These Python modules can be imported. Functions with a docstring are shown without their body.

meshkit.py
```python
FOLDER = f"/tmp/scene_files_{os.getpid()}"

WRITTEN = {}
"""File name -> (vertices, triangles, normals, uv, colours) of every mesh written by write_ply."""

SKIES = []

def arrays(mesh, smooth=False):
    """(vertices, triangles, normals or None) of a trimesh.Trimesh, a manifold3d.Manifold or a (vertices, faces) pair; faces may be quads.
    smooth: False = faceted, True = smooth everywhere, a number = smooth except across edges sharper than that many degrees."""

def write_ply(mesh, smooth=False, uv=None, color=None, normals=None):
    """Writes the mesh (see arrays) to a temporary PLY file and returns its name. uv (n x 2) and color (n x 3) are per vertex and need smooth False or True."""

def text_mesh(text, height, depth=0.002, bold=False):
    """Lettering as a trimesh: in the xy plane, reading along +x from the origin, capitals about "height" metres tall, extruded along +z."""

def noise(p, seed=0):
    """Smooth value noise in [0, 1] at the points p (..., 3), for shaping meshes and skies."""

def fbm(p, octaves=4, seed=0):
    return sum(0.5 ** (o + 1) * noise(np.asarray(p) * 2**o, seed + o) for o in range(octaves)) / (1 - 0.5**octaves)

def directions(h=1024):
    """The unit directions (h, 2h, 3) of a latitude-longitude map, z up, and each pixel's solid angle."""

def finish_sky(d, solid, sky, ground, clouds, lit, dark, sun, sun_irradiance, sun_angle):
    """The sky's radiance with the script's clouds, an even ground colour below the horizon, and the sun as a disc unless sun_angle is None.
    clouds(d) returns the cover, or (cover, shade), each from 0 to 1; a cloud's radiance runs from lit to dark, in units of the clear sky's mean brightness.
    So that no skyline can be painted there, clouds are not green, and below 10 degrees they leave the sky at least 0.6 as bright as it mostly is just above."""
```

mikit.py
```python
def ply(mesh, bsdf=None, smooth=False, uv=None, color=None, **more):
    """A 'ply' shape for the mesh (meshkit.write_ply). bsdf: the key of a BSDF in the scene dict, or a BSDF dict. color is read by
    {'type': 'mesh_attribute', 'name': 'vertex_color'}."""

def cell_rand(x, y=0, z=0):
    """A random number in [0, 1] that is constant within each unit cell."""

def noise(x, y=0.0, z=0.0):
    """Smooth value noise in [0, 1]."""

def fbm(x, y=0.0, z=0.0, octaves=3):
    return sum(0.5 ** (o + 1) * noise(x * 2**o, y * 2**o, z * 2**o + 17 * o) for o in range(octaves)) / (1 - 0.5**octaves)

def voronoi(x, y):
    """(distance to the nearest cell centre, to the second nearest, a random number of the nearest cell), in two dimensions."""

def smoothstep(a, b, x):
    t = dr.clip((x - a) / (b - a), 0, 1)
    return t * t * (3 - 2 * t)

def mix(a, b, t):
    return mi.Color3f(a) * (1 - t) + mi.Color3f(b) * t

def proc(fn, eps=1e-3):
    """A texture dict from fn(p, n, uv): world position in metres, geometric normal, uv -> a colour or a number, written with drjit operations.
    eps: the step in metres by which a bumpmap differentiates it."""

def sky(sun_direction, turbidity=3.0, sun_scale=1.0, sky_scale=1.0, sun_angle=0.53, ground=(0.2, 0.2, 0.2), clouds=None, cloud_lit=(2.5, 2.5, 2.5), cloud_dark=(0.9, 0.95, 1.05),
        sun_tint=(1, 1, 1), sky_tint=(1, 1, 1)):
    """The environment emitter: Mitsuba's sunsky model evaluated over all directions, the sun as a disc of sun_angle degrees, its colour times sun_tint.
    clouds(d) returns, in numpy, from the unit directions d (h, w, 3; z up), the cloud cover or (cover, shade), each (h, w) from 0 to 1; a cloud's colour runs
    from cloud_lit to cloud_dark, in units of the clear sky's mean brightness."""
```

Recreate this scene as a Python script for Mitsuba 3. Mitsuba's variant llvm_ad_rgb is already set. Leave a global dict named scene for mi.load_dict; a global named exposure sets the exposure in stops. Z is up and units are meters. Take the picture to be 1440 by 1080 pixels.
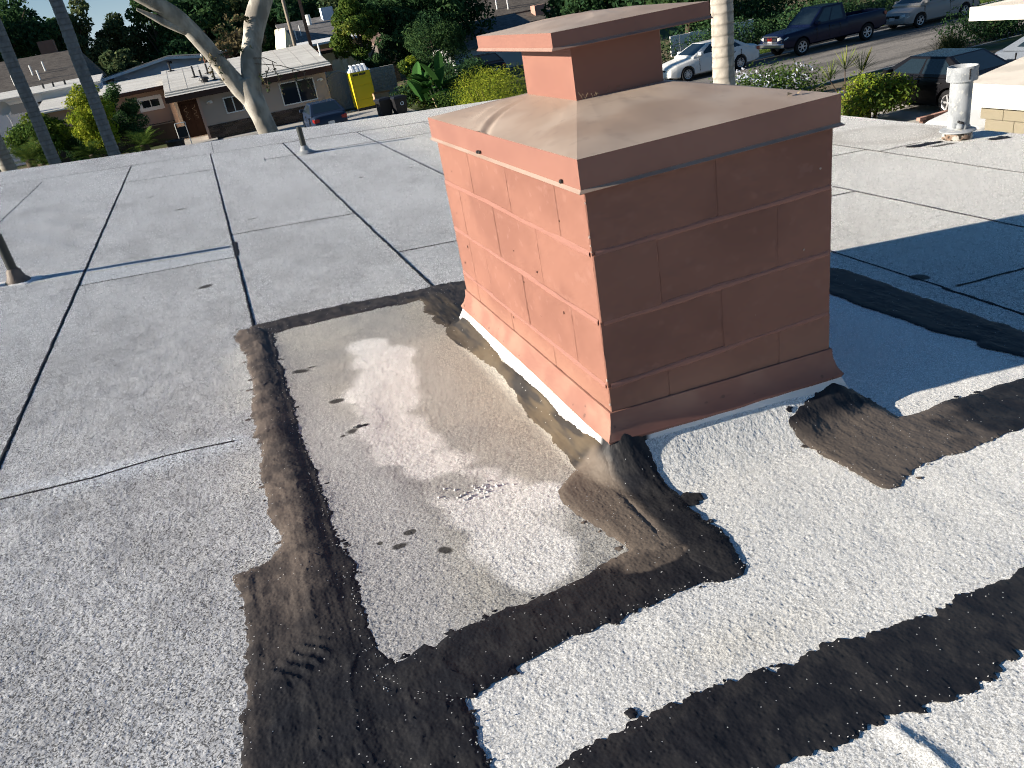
import math, numpy as np, trimesh, drjit as dr, mitsuba as mi, mikit, meshkit, manifold3d as m3
from scipy.spatial import Delaunay
from shapely.geometry import Polygon, Point
import shapely
T = mi.ScalarTransform4f
scene, labels = {}, {}
rng = np.random.default_rng(7)

# ------------------------------------------------------------------ camera, sky, exposure
EYE = np.array([-0.8626, -1.9134, 4.9815])
YAW, PITCH, ROLL = 0.29, 0.4597, 0.1824
f_ = np.array([math.sin(YAW)*math.cos(PITCH), math.cos(YAW)*math.cos(PITCH), -math.sin(PITCH)])
r_ = np.cross(f_, [0, 0, 1.0]); r_ /= np.linalg.norm(r_); d_ = np.cross(f_, r_)
right = math.cos(ROLL)*r_ + math.sin(ROLL)*d_
down = -math.sin(ROLL)*r_ + math.cos(ROLL)*d_
M = np.eye(4); M[:3, 0] = -right; M[:3, 1] = -down; M[:3, 2] = f_; M[:3, 3] = EYE
scene['camera'] = {'type': 'perspective', 'fov': 66.05, 'fov_axis': 'x', 'to_world': T(M), 'near_clip': 0.05, 'far_clip': 2000.0}
SUN_EL, SUN_AZ = 17.0, 175.2
se, sa = math.radians(SUN_EL), math.radians(SUN_AZ)
scene['sky'] = mikit.sky((math.cos(se)*math.cos(sa), math.cos(se)*math.sin(sa), math.sin(se)), turbidity=2.5, sun_scale=2.5, sun_tint=(0.86, 1.10, 1.82), sky_tint=(0.58, 1.0, 1.42), sky_scale=0.68,
    clouds=lambda d: 0.8*np.exp(-np.maximum(d[..., 2], 0)/0.06), cloud_lit=(5.0, 5.7, 6.1))
exposure = 1.85

# ------------------------------------------------------------------ helpers
def ref(k): return {'type': 'ref', 'id': k}
def numbered(k):
    if k not in scene and k not in labels: return k
    i = 1
    while f'{k}_{i:03d}' in scene or f'{k}_{i:03d}' in labels: i += 1
    return f'{k}_{i:03d}'
def thing(name, label, cat, group=None):
    k = numbered(name); labels[k] = {'label': label, 'category': cat}
    if group: labels[k]['group'] = group
    return k
def obj(name, mesh, mat, parent=None, smooth=False, label=None, **kw):
    """One entry of the scene; parent + '__' + name."""
    k = numbered(f'{parent}__{name}' if parent else name)
    scene[k] = mikit.ply(mesh, mat, smooth=smooth, **kw)
    if label: labels[k] = {'label': label}
    return k
def struct(name, mesh, mat, smooth=False):
    k = obj(name, mesh, mat, None, smooth); labels[k] = {'label': name.replace('_', ' '), 'kind': 'structure'}; return k
def stuff(k): labels.setdefault(k, {})['kind'] = 'stuff'; return k
cat_ = trimesh.util.concatenate
def tm(v, f): return trimesh.Trimesh(np.asarray(v, float), np.asarray(f, int), process=False)
def fromman(m):
    q = m.to_mesh(); return tm(q.vert_properties[:, :3], q.tri_verts)
def box(x0, x1, y0, y1, z0, z1, b=0.0):
    """A box, its edges chamfered by b."""
    x0, x1 = sorted((x0, x1)); y0, y1 = sorted((y0, y1)); z0, z1 = sorted((z0, z1))
    if b <= 0:
        m = trimesh.creation.box((x1-x0, y1-y0, z1-z0)); m.apply_translation(((x0+x1)/2, (y0+y1)/2, (z0+z1)/2)); return m
    pts = []
    for x in (0, 1):
        for y in (0, 1):
            for z in (0, 1):
                c = np.array([(x0, x1)[x], (y0, y1)[y], (z0, z1)[z]], float); s = np.array([1-2*x, 1-2*y, 1-2*z])*b
                for k in range(3):
                    o = s.copy(); o[k] = 0; pts.append(c+o)
    return trimesh.convex.convex_hull(np.array(pts))
def rotz(m, a, c=(0, 0, 0)):
    m.apply_transform(trimesh.transformations.rotation_matrix(a, [0, 0, 1], c)); return m
def hull(pts): return trimesh.convex.convex_hull(np.asarray(pts, float))
def tube(pts, rad, n=10, cap=True, seed=None):
    p = np.asarray(pts, float); rad = np.broadcast_to(rad, (len(p),)).astype(float)
    t = np.gradient(p, axis=0); t /= np.linalg.norm(t, axis=1, keepdims=True)+1e-12
    up = np.where(np.abs(t[:, 2:]) < 0.9, [[0, 0, 1.0]], [[1.0, 0, 0]])
    up = np.broadcast_to(up[0], t.shape) if len(p) > 1 else up
    a = np.cross(t, up); a /= np.linalg.norm(a, axis=1, keepdims=True)+1e-12; b = np.cross(t, a)
    th = np.arange(n)*2*np.pi/n
    v = (p[:, None]+rad[:, None, None]*(np.cos(th)[None, :, None]*a[:, None]+np.sin(th)[None, :, None]*b[:, None])).reshape(-1, 3)
    i, j = np.meshgrid(np.arange(len(p)-1), np.arange(n), indexing='ij')
    q = np.stack([i*n+j, i*n+(j+1) % n, (i+1)*n+(j+1) % n, (i+1)*n+j], -1).reshape(-1, 4)
    f = [q[:, [0, 2, 1]], q[:, [0, 3, 2]]]
    if cap:
        v = np.vstack([v, p[:1], p[-1:]]); k = np.arange(n); m = len(p)*n
        f += [np.stack([k, (k+1) % n, k*0+m], 1), np.stack([(k+1) % n+m-n, k+m-n, k*0+m+1], 1)]
    return tm(v, np.vstack(f))
def lathe(prof, c=(0, 0, 0), n=24):
    """prof: (radius, z) from bottom to top."""
    pr = np.asarray(prof, float); th = np.arange(n)*2*np.pi/n
    v = np.stack([pr[:, None, 0]*np.cos(th), pr[:, None, 0]*np.sin(th), np.repeat(pr[:, 1:2], n, 1)], -1).reshape(-1, 3)+np.asarray(c, float)
    i, j = np.meshgrid(np.arange(len(pr)-1), np.arange(n), indexing='ij')
    q = np.stack([i*n+j, i*n+(j+1) % n, (i+1)*n+(j+1) % n, (i+1)*n+j], -1).reshape(-1, 4)
    return tm(v, np.vstack([q[:, [0, 1, 2]], q[:, [0, 2, 3]]]))
def quad(a, b, c, d): return tm([a, b, c, d], [[0, 1, 2], [0, 2, 3]])
def slab(poly, t):
    """Planar polygon (list of 3-D points, ccw seen from the side that faces out) given the thickness t inwards."""
    P = np.asarray(poly, float); n = np.cross(P[1]-P[0], P[2]-P[0]); n /= np.linalg.norm(n)
    return hull(np.vstack([P, P-n*t]))
def colors(mesh, c): return np.tile(np.asarray(c, float), (len(mesh.vertices), 1))
def cobj(name, parts, mat, parent=None, smooth=False, label=None):
    """parts: [(mesh, colour)] joined into one mesh with vertex colours."""
    v, f, c, n = [], [], [], 0
    for m, col in parts:
        v.append(m.vertices); f.append(np.asarray(m.faces)+n); n += len(m.vertices)
        c.append(col if np.ndim(col) == 2 else colors(m, col))
    return obj(name, tm(np.vstack(v), np.vstack(f)), mat, parent, smooth, label, color=np.vstack(c))
def flat(m):
    """Every face with vertices of its own, so that colours and hard edges stay."""
    return tm(np.asarray(m.vertices)[np.asarray(m.faces)].reshape(-1, 3), np.arange(3*len(m.faces)).reshape(-1, 3))

# ------------------------------------------------------------------ materials
N, F, S, mix = mikit.noise, mikit.fbm, mikit.smoothstep, mikit.mix
def rgb(c): return {'type': 'rgb', 'value': list(c)}
def mat(k, **d): scene[k] = d
def two(d): return {'type': 'twosided', 'bsdf': d}
def pr(col, rough=.8, spec=.3, **kw):
    return {'type': 'principled', 'base_color': rgb(col) if isinstance(col, (tuple, list)) else col, 'roughness': rough, 'specular': spec, **kw}
def boxmask(x, y, x0, x1, y0, y1, s):
    return S(x0-s, x0+s, x)*(1-S(x1-s, x1+s, x))*S(y0-s, y0+s, y)*(1-S(y1-s, y1+s, y))
def ell(x, y, cx, cy, rx, ry, a=0.0):
    ca, sn = math.cos(a), math.sin(a); dx, dy = x-cx, y-cy
    return dr.sqrt(dr.square((dx*ca+dy*sn)/rx)+dr.square((dy*ca-dx*sn)/ry))
def roof_col(p, n, uv):
    x, y = p.x, p.y
    w1 = F(x*2.3, y*2.3, 3.0, octaves=4)-.5; w2 = F(x*9, y*9, 7.0, octaves=3)-.5
    xx, yy = x+.10*w1+.03*w2, y+.10*w1-.03*w2
    big = F(x*.9, y*.9, 1.0, octaves=4)
    # old grey cap sheet, with dark worn patches where the granules are thin
    worn = S(.42, .72, F(x*5.5, y*3.0, 11.0, octaves=5))
    mid = .5*N(x*55, y*55, 2.0)+.5*N(x*24, y*24, 6.0)
    grey = mix((.62, .625, .625), (.40, .40, .40), worn*.35+S(.6, .35, big)*.18+S(.35, .75, mid)*.45)
    grey = mix(grey, (.62, .65, .67), boxmask(xx, yy, -1.97, -.93, 3.70, 3.98, .02)*.65)
    lap = dr.exp(-dr.square((y-.845-.05*w1)/.075))*(1-S(-1.15, -1.0, x))
    grey = mix(grey, (.74, .78, .81), lap*.85*S(.3, .55, F(x*6, y*6, 2.0, octaves=3)+.12))
    edge = dr.exp(-dr.square((x+1.06)/.09))*S(-.2, .1, y)*(1-S(2.2, 2.4, y))*S(.35, .6, F(x*4, y*3, 8.0))
    grey = mix(grey, (.66, .65, .61), edge*.8)
    # light grey beyond the chimney, towards the street
    light = mix((.74, .72, .67), (.56, .54, .50), S(.45, .75, big)*.4+S(.4, .8, mid)*.5)
    a = mix(grey, light, S(.9, 1.6, x+.25*w1)*S(-.2, 0., y)+S(1.0, 3.5, x+w1)*.0)
    # newer white sheet in front
    white = mix((.80, .79, .75), (.68, .68, .66), S(.45, .7, big)*.5)
    white = mix(white, (.66, .61, .50), ell(xx, yy, -.17, -.72, .22, .10)*0 + dr.exp(-dr.square(ell(x, y, -.1, -.80, .20, .07)))*.35)
    wm = dr.maximum(S(-.82, -.72, x)*(1-S(-.63, -.57, y+0*x)), S(-.02, .02, x)*(1-S(1.25, 1.5, y))*(1-S(1.45, 1.7, x)))
    a = mix(a, white, wm)
    # tan patch between the mastic and the chimney, with its old white coating
    patch = mix((.49, .47, .42), (.41, .40, .37), S(.4, .7, F(x*3, y*3, 5.0, octaves=4)))
    patch = mix(patch, (.48, .475, .47), S(-.52, -.72, xx+.12*S(.4, 1.2, y))*S(1.9, .3, y)*.8)
    patch = mix(patch, (.42, .38, .31), dr.exp(-dr.square((x+.15)/.12))*S(-.1, .4, y)*.5)
    st = mi.Float(9)
    for (cx, cy, r) in ((-.47, 1.50, .12), (-.44, 1.32, .15), (-.47, 1.1, .17), (-.52, .88, .17), (-.57, .68, .15), (-.55, .48, .14), (-.50, .30, .13), (-.47, .14, .12), (-.42, -.02, .15), (-.40, -.16, .16), (-.39, -.28, .14), (-.58, 1.0, .12), (-.30, -.05, .08)):
        st = dr.minimum(st, dr.sqrt(dr.square(xx-cx)+dr.square((yy-cy)*.9))/r)
    sm = (1-S(.70, 1.12, st+.55*w2+.35*w1))*S(.10, .42, F(x*12, y*9, 4.0, octaves=4)+.14)
    bare = 1-S(.5, 1.05, ell(xx, yy, -.50, .17, .12, .09)+.5*w2)
    sm *= 1-.85*bare
    patch = mix(patch, (.88, .86, .81), sm*.92)
    pm = boxmask(xx*.5+x*.5, yy*.5+y*.5, -1.0, .05, -.56, 2.06, .015)
    a = mix(a, patch, pm)
    # granules: salt and pepper
    g = mikit.cell_rand(dr.floor(x*540+5*N(x*90, y*90)), dr.floor(y*540+5*N(x*90, y*90, 5.0)))
    g2 = .6*N(x*420, y*420, 9.0)+.4*N(x*230, y*230, 4.0)
    pep = S(.52, .68, g2)*(1-.62*wm)*(1-.45*pm)
    a = a*(.62+.74*g)*(1-.74*pep)
    # small stains and dark drips
    for (sx, sy, rx, ry) in ((-.789, 1.404, .05, .03), (-.74, 1.42, .03, .012), (-.701, 1.005, .045, .022), (-.669, .705, .05, .035), (-.72, .69, .02, .012), (-.731, -.085, .03, .02), (-.61, -.155, .035, .022), (-.70, -.03, .018, .012), (-.786, -.044, .012, .01),
                             (2.0, .76, .06, .05), (4.55, 3.0, .2, .05), (-1.35, 5.9, .05, .03), (-1.6, 6.9, .06, .02), (.9, 6.1, .04, .03), (3.0, 3.2, .05, .03), (.35, 6.0, .03, .03), (-.75, 4.9, .06, .02), (-1.15, 3.1, .05, .04)):
        e = ell(xx+.02*w2, yy+.02*w2, sx, sy, rx, ry)
        a = mix(a, (.03, .028, .026), (1-S(.6, 1.0, e+1.2*w2))*.9)
    ring = ell(x+.05*w1, y+.05*w1, 4.62, 3.72, .50, .42)
    a = mix(a, (.33, .30, .26), (dr.exp(-dr.square((ring-.9)/.16))*.5+(1-S(.6, .9, ring))*.22)*S(.3, .6, big+.2))
    return a
def roof_bump(p, n, uv):
    x, y = p.x, p.y
    return N(x*230, y*230)*.6+N(x*110, y*110, 3.0)*.9+N(x*38, y*38, 5.0)*.8
mat('roof_granules', type='bumpmap', arbitrary=mikit.proc(roof_bump, 8e-4), scale=.0011, bsdf=pr(mikit.proc(roof_col), .9, .2))
def tar_col(p, n, uv):
    x, y = p.x, p.y
    w = F(x*5, y*5, 2.0, octaves=4); w2 = F(x*22, y*22, 6.0, octaves=3)
    a = mix((.013, .0135, .017), (.027, .026, .027), S(.35, .7, w2))
    d = S(-.88, -1.02, x+.10*(w-.5))*S(-.55, .10, y+.4*(w-.5))                        # dusty outer half of the long strip
    d = dr.maximum(d, S(-.5, -.1, y)*S(-.80, -.95, x)*.32)
    d = dr.maximum(d, S(-1.10, -1.17, x+.05*(w-.5))*S(-1.1, -.2, y)*.45)
    d = dr.maximum(d, S(1.70, 1.85, y)*S(.8, .5, x)*.30)
    fil = S(-.20, -.16, x)*(1-S(.0, .02, x))*S(.0, .05, y)*(1-S(1.95, 2.05, y))         # ochre fillet along the chimney
    d2 = fil*(.45+.5*S(.35, .65, w))
    sl = boxmask(x+.02*(w2-.5), y, -.26, -.055, -.44, .05, .02)*(.75+.25*w)              # grey brown slab at the corner
    sl = dr.maximum(sl, (1-S(.8, 1.1, ell(x, y, -.14, -.46, .10, .035)+.5*(w2-.5)))*.6)
    rt = boxmask(x, y, .54, 1.35, -.52, -.12, .03)*S(.36, .60, w+.18*(1-S(.6, .95, x)))  # brown end of the strip on the right
    c = mix(a, (.165, .13, .105), dr.clip(d, 0, 1)*(.55+.45*S(.3, .7, w2))*.9)
    c = mix(c, mix((.135, .102, .064), (.05, .043, .036), S(.45, .7, F(x*40, y*5, 3.0, octaves=3))), d2*.9)
    c = mix(c, (.20, .16, .125), sl*.85)
    c = mix(c, (.14, .115, .095), rt*.85)
    cx, cy = x*75, y*75
    f1, f2, wh = mikit.voronoi(cx, cy)
    speck = (1-S(.06, .12, f1))*S(.955, .96, wh)
    return mix(c, (.75, .75, .72), speck)
def tar_bump(p, n, uv):
    x, y = p.x, p.y
    return F(x*60, y*25, 1.0, octaves=3)*1.2+N(x*160, y*160)*.45+F(x*14, y*40, 4.0, octaves=2)*1.0*S(-.30, -.45, y)+F(x*45, y*7, 8.0, octaves=2)*1.3*S(-.45, -.30, y)
mat('mastic', type='bumpmap', arbitrary=mikit.proc(tar_bump, 1e-3), scale=.0016, bsdf=pr(mikit.proc(tar_col), .62, .35))
mat('seam_tar', **two(pr((.022, .022, .025), .7, .3)))

def paint_col(p, n, uv):
    x, y, z = p.x, p.y, p.z
    w = F(x*4, y*4, z*4, octaves=4); w2 = F(x*30, y*30, z*30, octaves=3)
    a = mix((.240, .112, .081), (.20, .091, .066), S(.35, .7, w))
    a = mix(a, (.29, .15, .118), S(.62, .85, w2)*.35)
    low = S(3.90, 3.78, z+.05*(w-.5))
    a = mix(a, (.31, .165, .115), low*.5)
    return a
def paint_bump(p, n, uv):
    x, y, z = p.x, p.y, p.z
    return N(x*140, y*140, z*140)*.7+F(x*45, y*45, z*45, octaves=3)*1.5
mat('block_paint', type='bumpmap', arbitrary=mikit.proc(paint_bump, 1e-3), scale=.0016, bsdf=pr(mikit.proc(paint_col), .75, .3))
def metal_col(p, n, uv):
    x, y, z = p.x, p.y, p.z
    w = F(x*5, y*5, z*5, octaves=4); w2 = F(x*24, y*24, z*24, octaves=3)
    up = S(.5, .85, n.z)
    a = mix((.252, .118, .088), (.225, .103, .078), S(.35, .7, w))
    dust = mix((.37, .305, .25), (.31, .24, .19), S(.35, .7, w))
    dust = mix(dust, (.25, .20, .17), S(.60, .8, w2)*.35)
    return mix(a, dust, up*.92)
mat('sheet_paint', **two(pr(mikit.proc(metal_col), .55, .4)))
def flash_col(p, n, uv):
    x, y, z = p.x, p.y, p.z
    w = F(x*8, y*8, z*8, octaves=4); w2 = F(x*40, y*40, z*40, octaves=2)
    a = mix((.32, .175, .13), (.26, .125, .095), S(.3, .65, w))
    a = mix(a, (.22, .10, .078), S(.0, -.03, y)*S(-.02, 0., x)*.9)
    return mix(a, (.10, .06, .05), S(.78, .86, w2)*.6)
mat('flashing_paint', **two(pr(mikit.proc(flash_col), .7, .3)))
def coat_col(p, n, uv):
    w = F(p.x*12, p.y*12, p.z*20, octaves=4)
    a = mix((.72, .71, .69), (.48, .46, .43), S(.5, .75, w)*.6)
    return mix(a, (.02, .02, .022), 1-S(.75, 1.05, ell(p.x, p.y, .02, -.03, .085, .10)+.4*(w-.5)))
mat('white_coating', **two(pr(mikit.proc(coat_col), .8, .3)))
mat('vertex_paint', **two(pr({'type': 'mesh_attribute', 'name': 'vertex_color'}, .7, .3)))
mat('dark_metal', **two(pr((.02, .02, .022), .5, .4)))

# more materials
mat('stucco_tan', **two(pr((.34, .25, .19), .9, .1)))
mat('fascia_white', **two(pr((.60, .58, .52), .7, .2)))
mat('galvanised', **two(pr((.38, .40, .42), .5, .5)))
def pale_col(p, n, uv):
    w = F(p.x*14, p.y*14, p.z*9, octaves=4); w2 = F(p.x*50, p.y*50, p.z*30, octaves=2)
    return mix(mix((.31, .325, .34), (.20, .215, .23), S(.4, .7, w)), (.48, .47, .43), S(.6, .75, w2)*.6)
mat('galvanised_pale', **two(pr(mikit.proc(pale_col), .6, .4)))
def rust_col(p, n, uv):
    w = F(p.x*20, p.y*20, p.z*20, octaves=4); w2 = F(p.x*45, p.y*45, p.z*45, octaves=2)
    return mix(mix((.40, .38, .34), (.19, .13, .095), S(.52, .70, w)), (.03, .025, .02), S(.58, .68, w2))
mat('rusty_paint', **two(pr(mikit.proc(rust_col), .8, .2)))
mat('black_plastic', **two(pr((.018, .022, .020), .45, .5)))
mat('dry_stalk', **two(pr((.26, .20, .13), .9, .1)))
mat('vertex_leaf_dummy', **two(pr((.1, .1, .1))))
mat('leaves', type='principledthin', base_color={'type': 'mesh_attribute', 'name': 'vertex_color'}, roughness=.55, diff_trans=.6, spec_tint=.3)
mat('petals', type='principledthin', base_color={'type': 'mesh_attribute', 'name': 'vertex_color'}, roughness=.8, diff_trans=.6)
def ground_col(p, n, uv):
    w = F(p.x*.5, p.y*.5, 1.0, octaves=5); w2 = F(p.x*6, p.y*6, 2.0, octaves=3)
    return mix((.12, .10, .07), (.06, .075, .035), S(.4, .6, w))*(.7+.6*w2)
mat('yard_ground', **two(pr(mikit.proc(ground_col), .95, .1)))
def lawn_col(p, n, uv):
    w = F(p.x*3, p.y*3, 1.0, octaves=4); return mix((.05, .085, .025), (.10, .12, .04), w)
mat('lawn', **two(pr(mikit.proc(lawn_col), .95, .1)))
def conc_col(p, n, uv):
    w = F(p.x*1.2, p.y*1.2, 1.0, octaves=5); j = S(.985, .995, dr.abs(2*(p.x/1.5-dr.floor(p.x/1.5))-1))
    return mix((.40, .38, .35), (.28, .27, .25), w)*(1-.4*j)
mat('concrete', **two(pr(mikit.proc(conc_col), .9, .2)))
def asph_col(p, n, uv):
    w = F(p.x*.25, p.y*1.6, 1.0, octaves=5); w2 = F(p.x*9, p.y*9, 4.0, octaves=2)
    return mix((.155, .145, .135), (.095, .09, .085), S(.35, .65, w))*(.8+.4*w2)
mat('asphalt', **two(pr(mikit.proc(asph_col), .9, .2)))
for k, c in dict(stucco_beige=(.44, .36, .30), stucco_brown=(.37, .265, .21), white_trim=(.75, .75, .73), trim_cream=(.62, .52, .42), trim_pink=(.50, .34, .27), fascia_brown=(.085, .045, .033), siding_blue=(.50, .57, .66), siding_pale=(.52, .53, .52),
    siding_white=(.60, .66, .72), stucco_yellow=(.62, .60, .42), chimney_red=(.27, .105, .075), roof_seam=(.40, .38, .34), door_wood=(.022, .011, .008), stone_dark=(.03, .027, .025), brick_dark=(.16, .10, .08), brick_pink=(.42, .24, .19), gate_grey=(.22, .245, .26),
    wood_pale=(.62, .46, .30), cardboard=(.42, .27, .16), block_grey=(.30, .29, .27), block_tan=(.25, .22, .16), pole_pale=(.30, .25, .20), pole_brown=(.22, .12, .085), bark_dark=(.075, .055, .04), twig=(.16, .12, .085)).items(): mat(k, **two(pr(c, .85, .2)))
def tex(k, c1, c2, fx, fy, fz, rough=.9):
    def fn(p, n, uv): return mix(c1, c2, S(.3, .7, F(p.x*fx, p.y*fy, p.z*fz, octaves=4)))
    mat(k, **two(pr(mikit.proc(fn), rough, .2)))
tex('roof_white', (.62, .60, .55), (.50, .475, .43), .8, 6, 3); tex('roof_cream', (.62, .56, .48), (.50, .45, .38), 2, 2, 2); tex('shingle_grey', (.19, .18, .175), (.12, .115, .11), 3, 9, 9)
tex('shingle_brown', (.13, .115, .10), (.08, .07, .062), 4, 10, 10); tex('shingle_pink', (.30, .20, .16), (.2, .14, .11), 4, 10, 10)
tex('bark_pale', (.46, .43, .38), (.25, .23, .20), 5, 5, 2)
mat('window_glass', **two(pr((.012, .016, .022), .05, .6))); mat('window_screen', **two(pr((.30, .31, .30), .5, .3)))
mat('car_glass', **two(pr((.012, .02, .026), .04, .8)))
mat('yellow_plastic', **two(pr((.72, .52, .01), .45, .4))); mat('white_plastic', **two(pr((.72, .74, .76), .5, .4))); mat('bin_black', **two(pr((.012, .012, .014), .45, .4)))
mat('rubber', **two(pr((.015, .015, .016), .8, .2))); mat('rim_metal', **two(pr((.52, .52, .53), .35, .5, metallic=.5))); mat('chrome', **two(pr((.6, .6, .6), .2, .5, metallic=.9)))
mat('lamp_clear', **two(pr((.62, .62, .58), .15, .7))); mat('lamp_red', **two(pr((.25, .012, .01), .2, .6))); mat('plate_white', **two(pr((.65, .66, .66), .5, .3)))
for k, c in dict(paint_white=(.66, .66, .64), paint_navy=(.005, .009, .034), paint_silver=(.30, .29, .28), paint_grey=(.13, .15, .18), paint_black=(.006, .006, .008), paint_dusk=(.016, .026, .05)).items(): mat(k, **two(pr(c, .28, .22, clearcoat=.3, clearcoat_gloss=.95)))
del scene['vertex_leaf_dummy']
mat('mortar_paint', **two(pr((.275, .132, .103), .7, .3)))
mat('pock_dark', **two(pr((.06, .03, .025), .9, .1))); mat('chip_pale', **two(pr((.42, .33, .28), .9, .1)))

# ------------------------------------------------------------------ the flat roof under the camera
def chdist(x, y):
    dx = np.maximum(np.maximum(-x, x-.813), 0); dy = np.maximum(np.maximum(-y, y-1.42), 0); return np.hypot(dx, dy)
def zroof(x, y):
    x, y = np.asarray(x, float), np.asarray(y, float)
    tt = np.clip((x+.14)/.18, 0, 1)*np.clip((.25-y)/.25, 0, 1); rad = .12+.10*(tt*tt*(3-2*tt))*np.clip((.86-x)/.25, 0, 1)
    z = 3.6-.0667*x+.11*np.clip(1-chdist(x, y)/rad, 0, 1)**1.6
    P = np.stack([x, y, x*0], -1)
    near = np.clip(1-(y-2)/6, 0, 1)
    z = z+(meshkit.fbm(P*2.2, 3, 5)-.5)*(.0012+.005*near)+(meshkit.fbm(P*9, 2, 9)-.5)*.0035*near
    s = (x*.80+y*.60)                                            # soft ripples across the left hand sheets
    z = z+.0016*np.sin(s*2*np.pi/.42+3*meshkit.noise(P*.8, 3))*np.exp(-((x+2.3)/.9)**2)*np.exp(-((y-6.3)/2.6)**2)
    z = z+.010*np.exp(-((y-.845)/.07)**2)*(x < -.9)*np.clip((-.9-x)/.1, 0, 1)
    z = z+.006*np.exp(-((x+.95)/.07)**2)*np.clip((y+.6)/.5, 0, 1)*np.clip((2.1-y)/.1, 0, 1)
    z = z+.007*np.exp(-((x+.60+.1*np.sin(y*3))/.10)**2)*np.exp(-((y-.6)/.5)**2)  # swollen ridge under the white coating
    z = z+.008*np.exp(-((x-.012-.01*np.sin(y*30))/.020)**2)*np.clip((-1.09-y)/.03, 0, 1)   # fold in the white sheet at the front
    return z
def sheetgrid(x0, x1, y0, y1, step, lift):
    nx, ny = max(2, int((x1-x0)/step)+1), max(2, int((y1-y0)/step)+1)
    X, Y = np.meshgrid(np.linspace(x0, x1, nx), np.linspace(y0, y1, ny), indexing='ij')
    Z = zroof(X, Y)+lift
    v = np.stack([X, Y, Z], -1).reshape(-1, 3); i, j = np.meshgrid(np.arange(nx-1), np.arange(ny-1), indexing='ij')
    q = np.stack([i*ny+j, (i+1)*ny+j, (i+1)*ny+j+1, i*ny+j+1], -1).reshape(-1, 4)
    # rim turned down so that a lap shows its thickness
    ring = np.concatenate([np.arange(nx)*ny, (nx-1)*ny+np.arange(1, ny), np.arange(nx-2, -1, -1)*ny+ny-1, np.arange(ny-2, 0, -1)])
    k = len(v); low = v[ring].copy(); low[:, 2] -= .012; r = np.arange(len(ring)); r2 = (r+1) % len(ring)
    sk = np.stack([ring[r2], ring[r], k+r, k+r2], 1)
    return (np.vstack([v, low]), np.vstack([q, sk]))
B = thing('flat_roof_building', 'flat roofed building whose grey and white granule roof fills the foreground', 'building')
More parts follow.
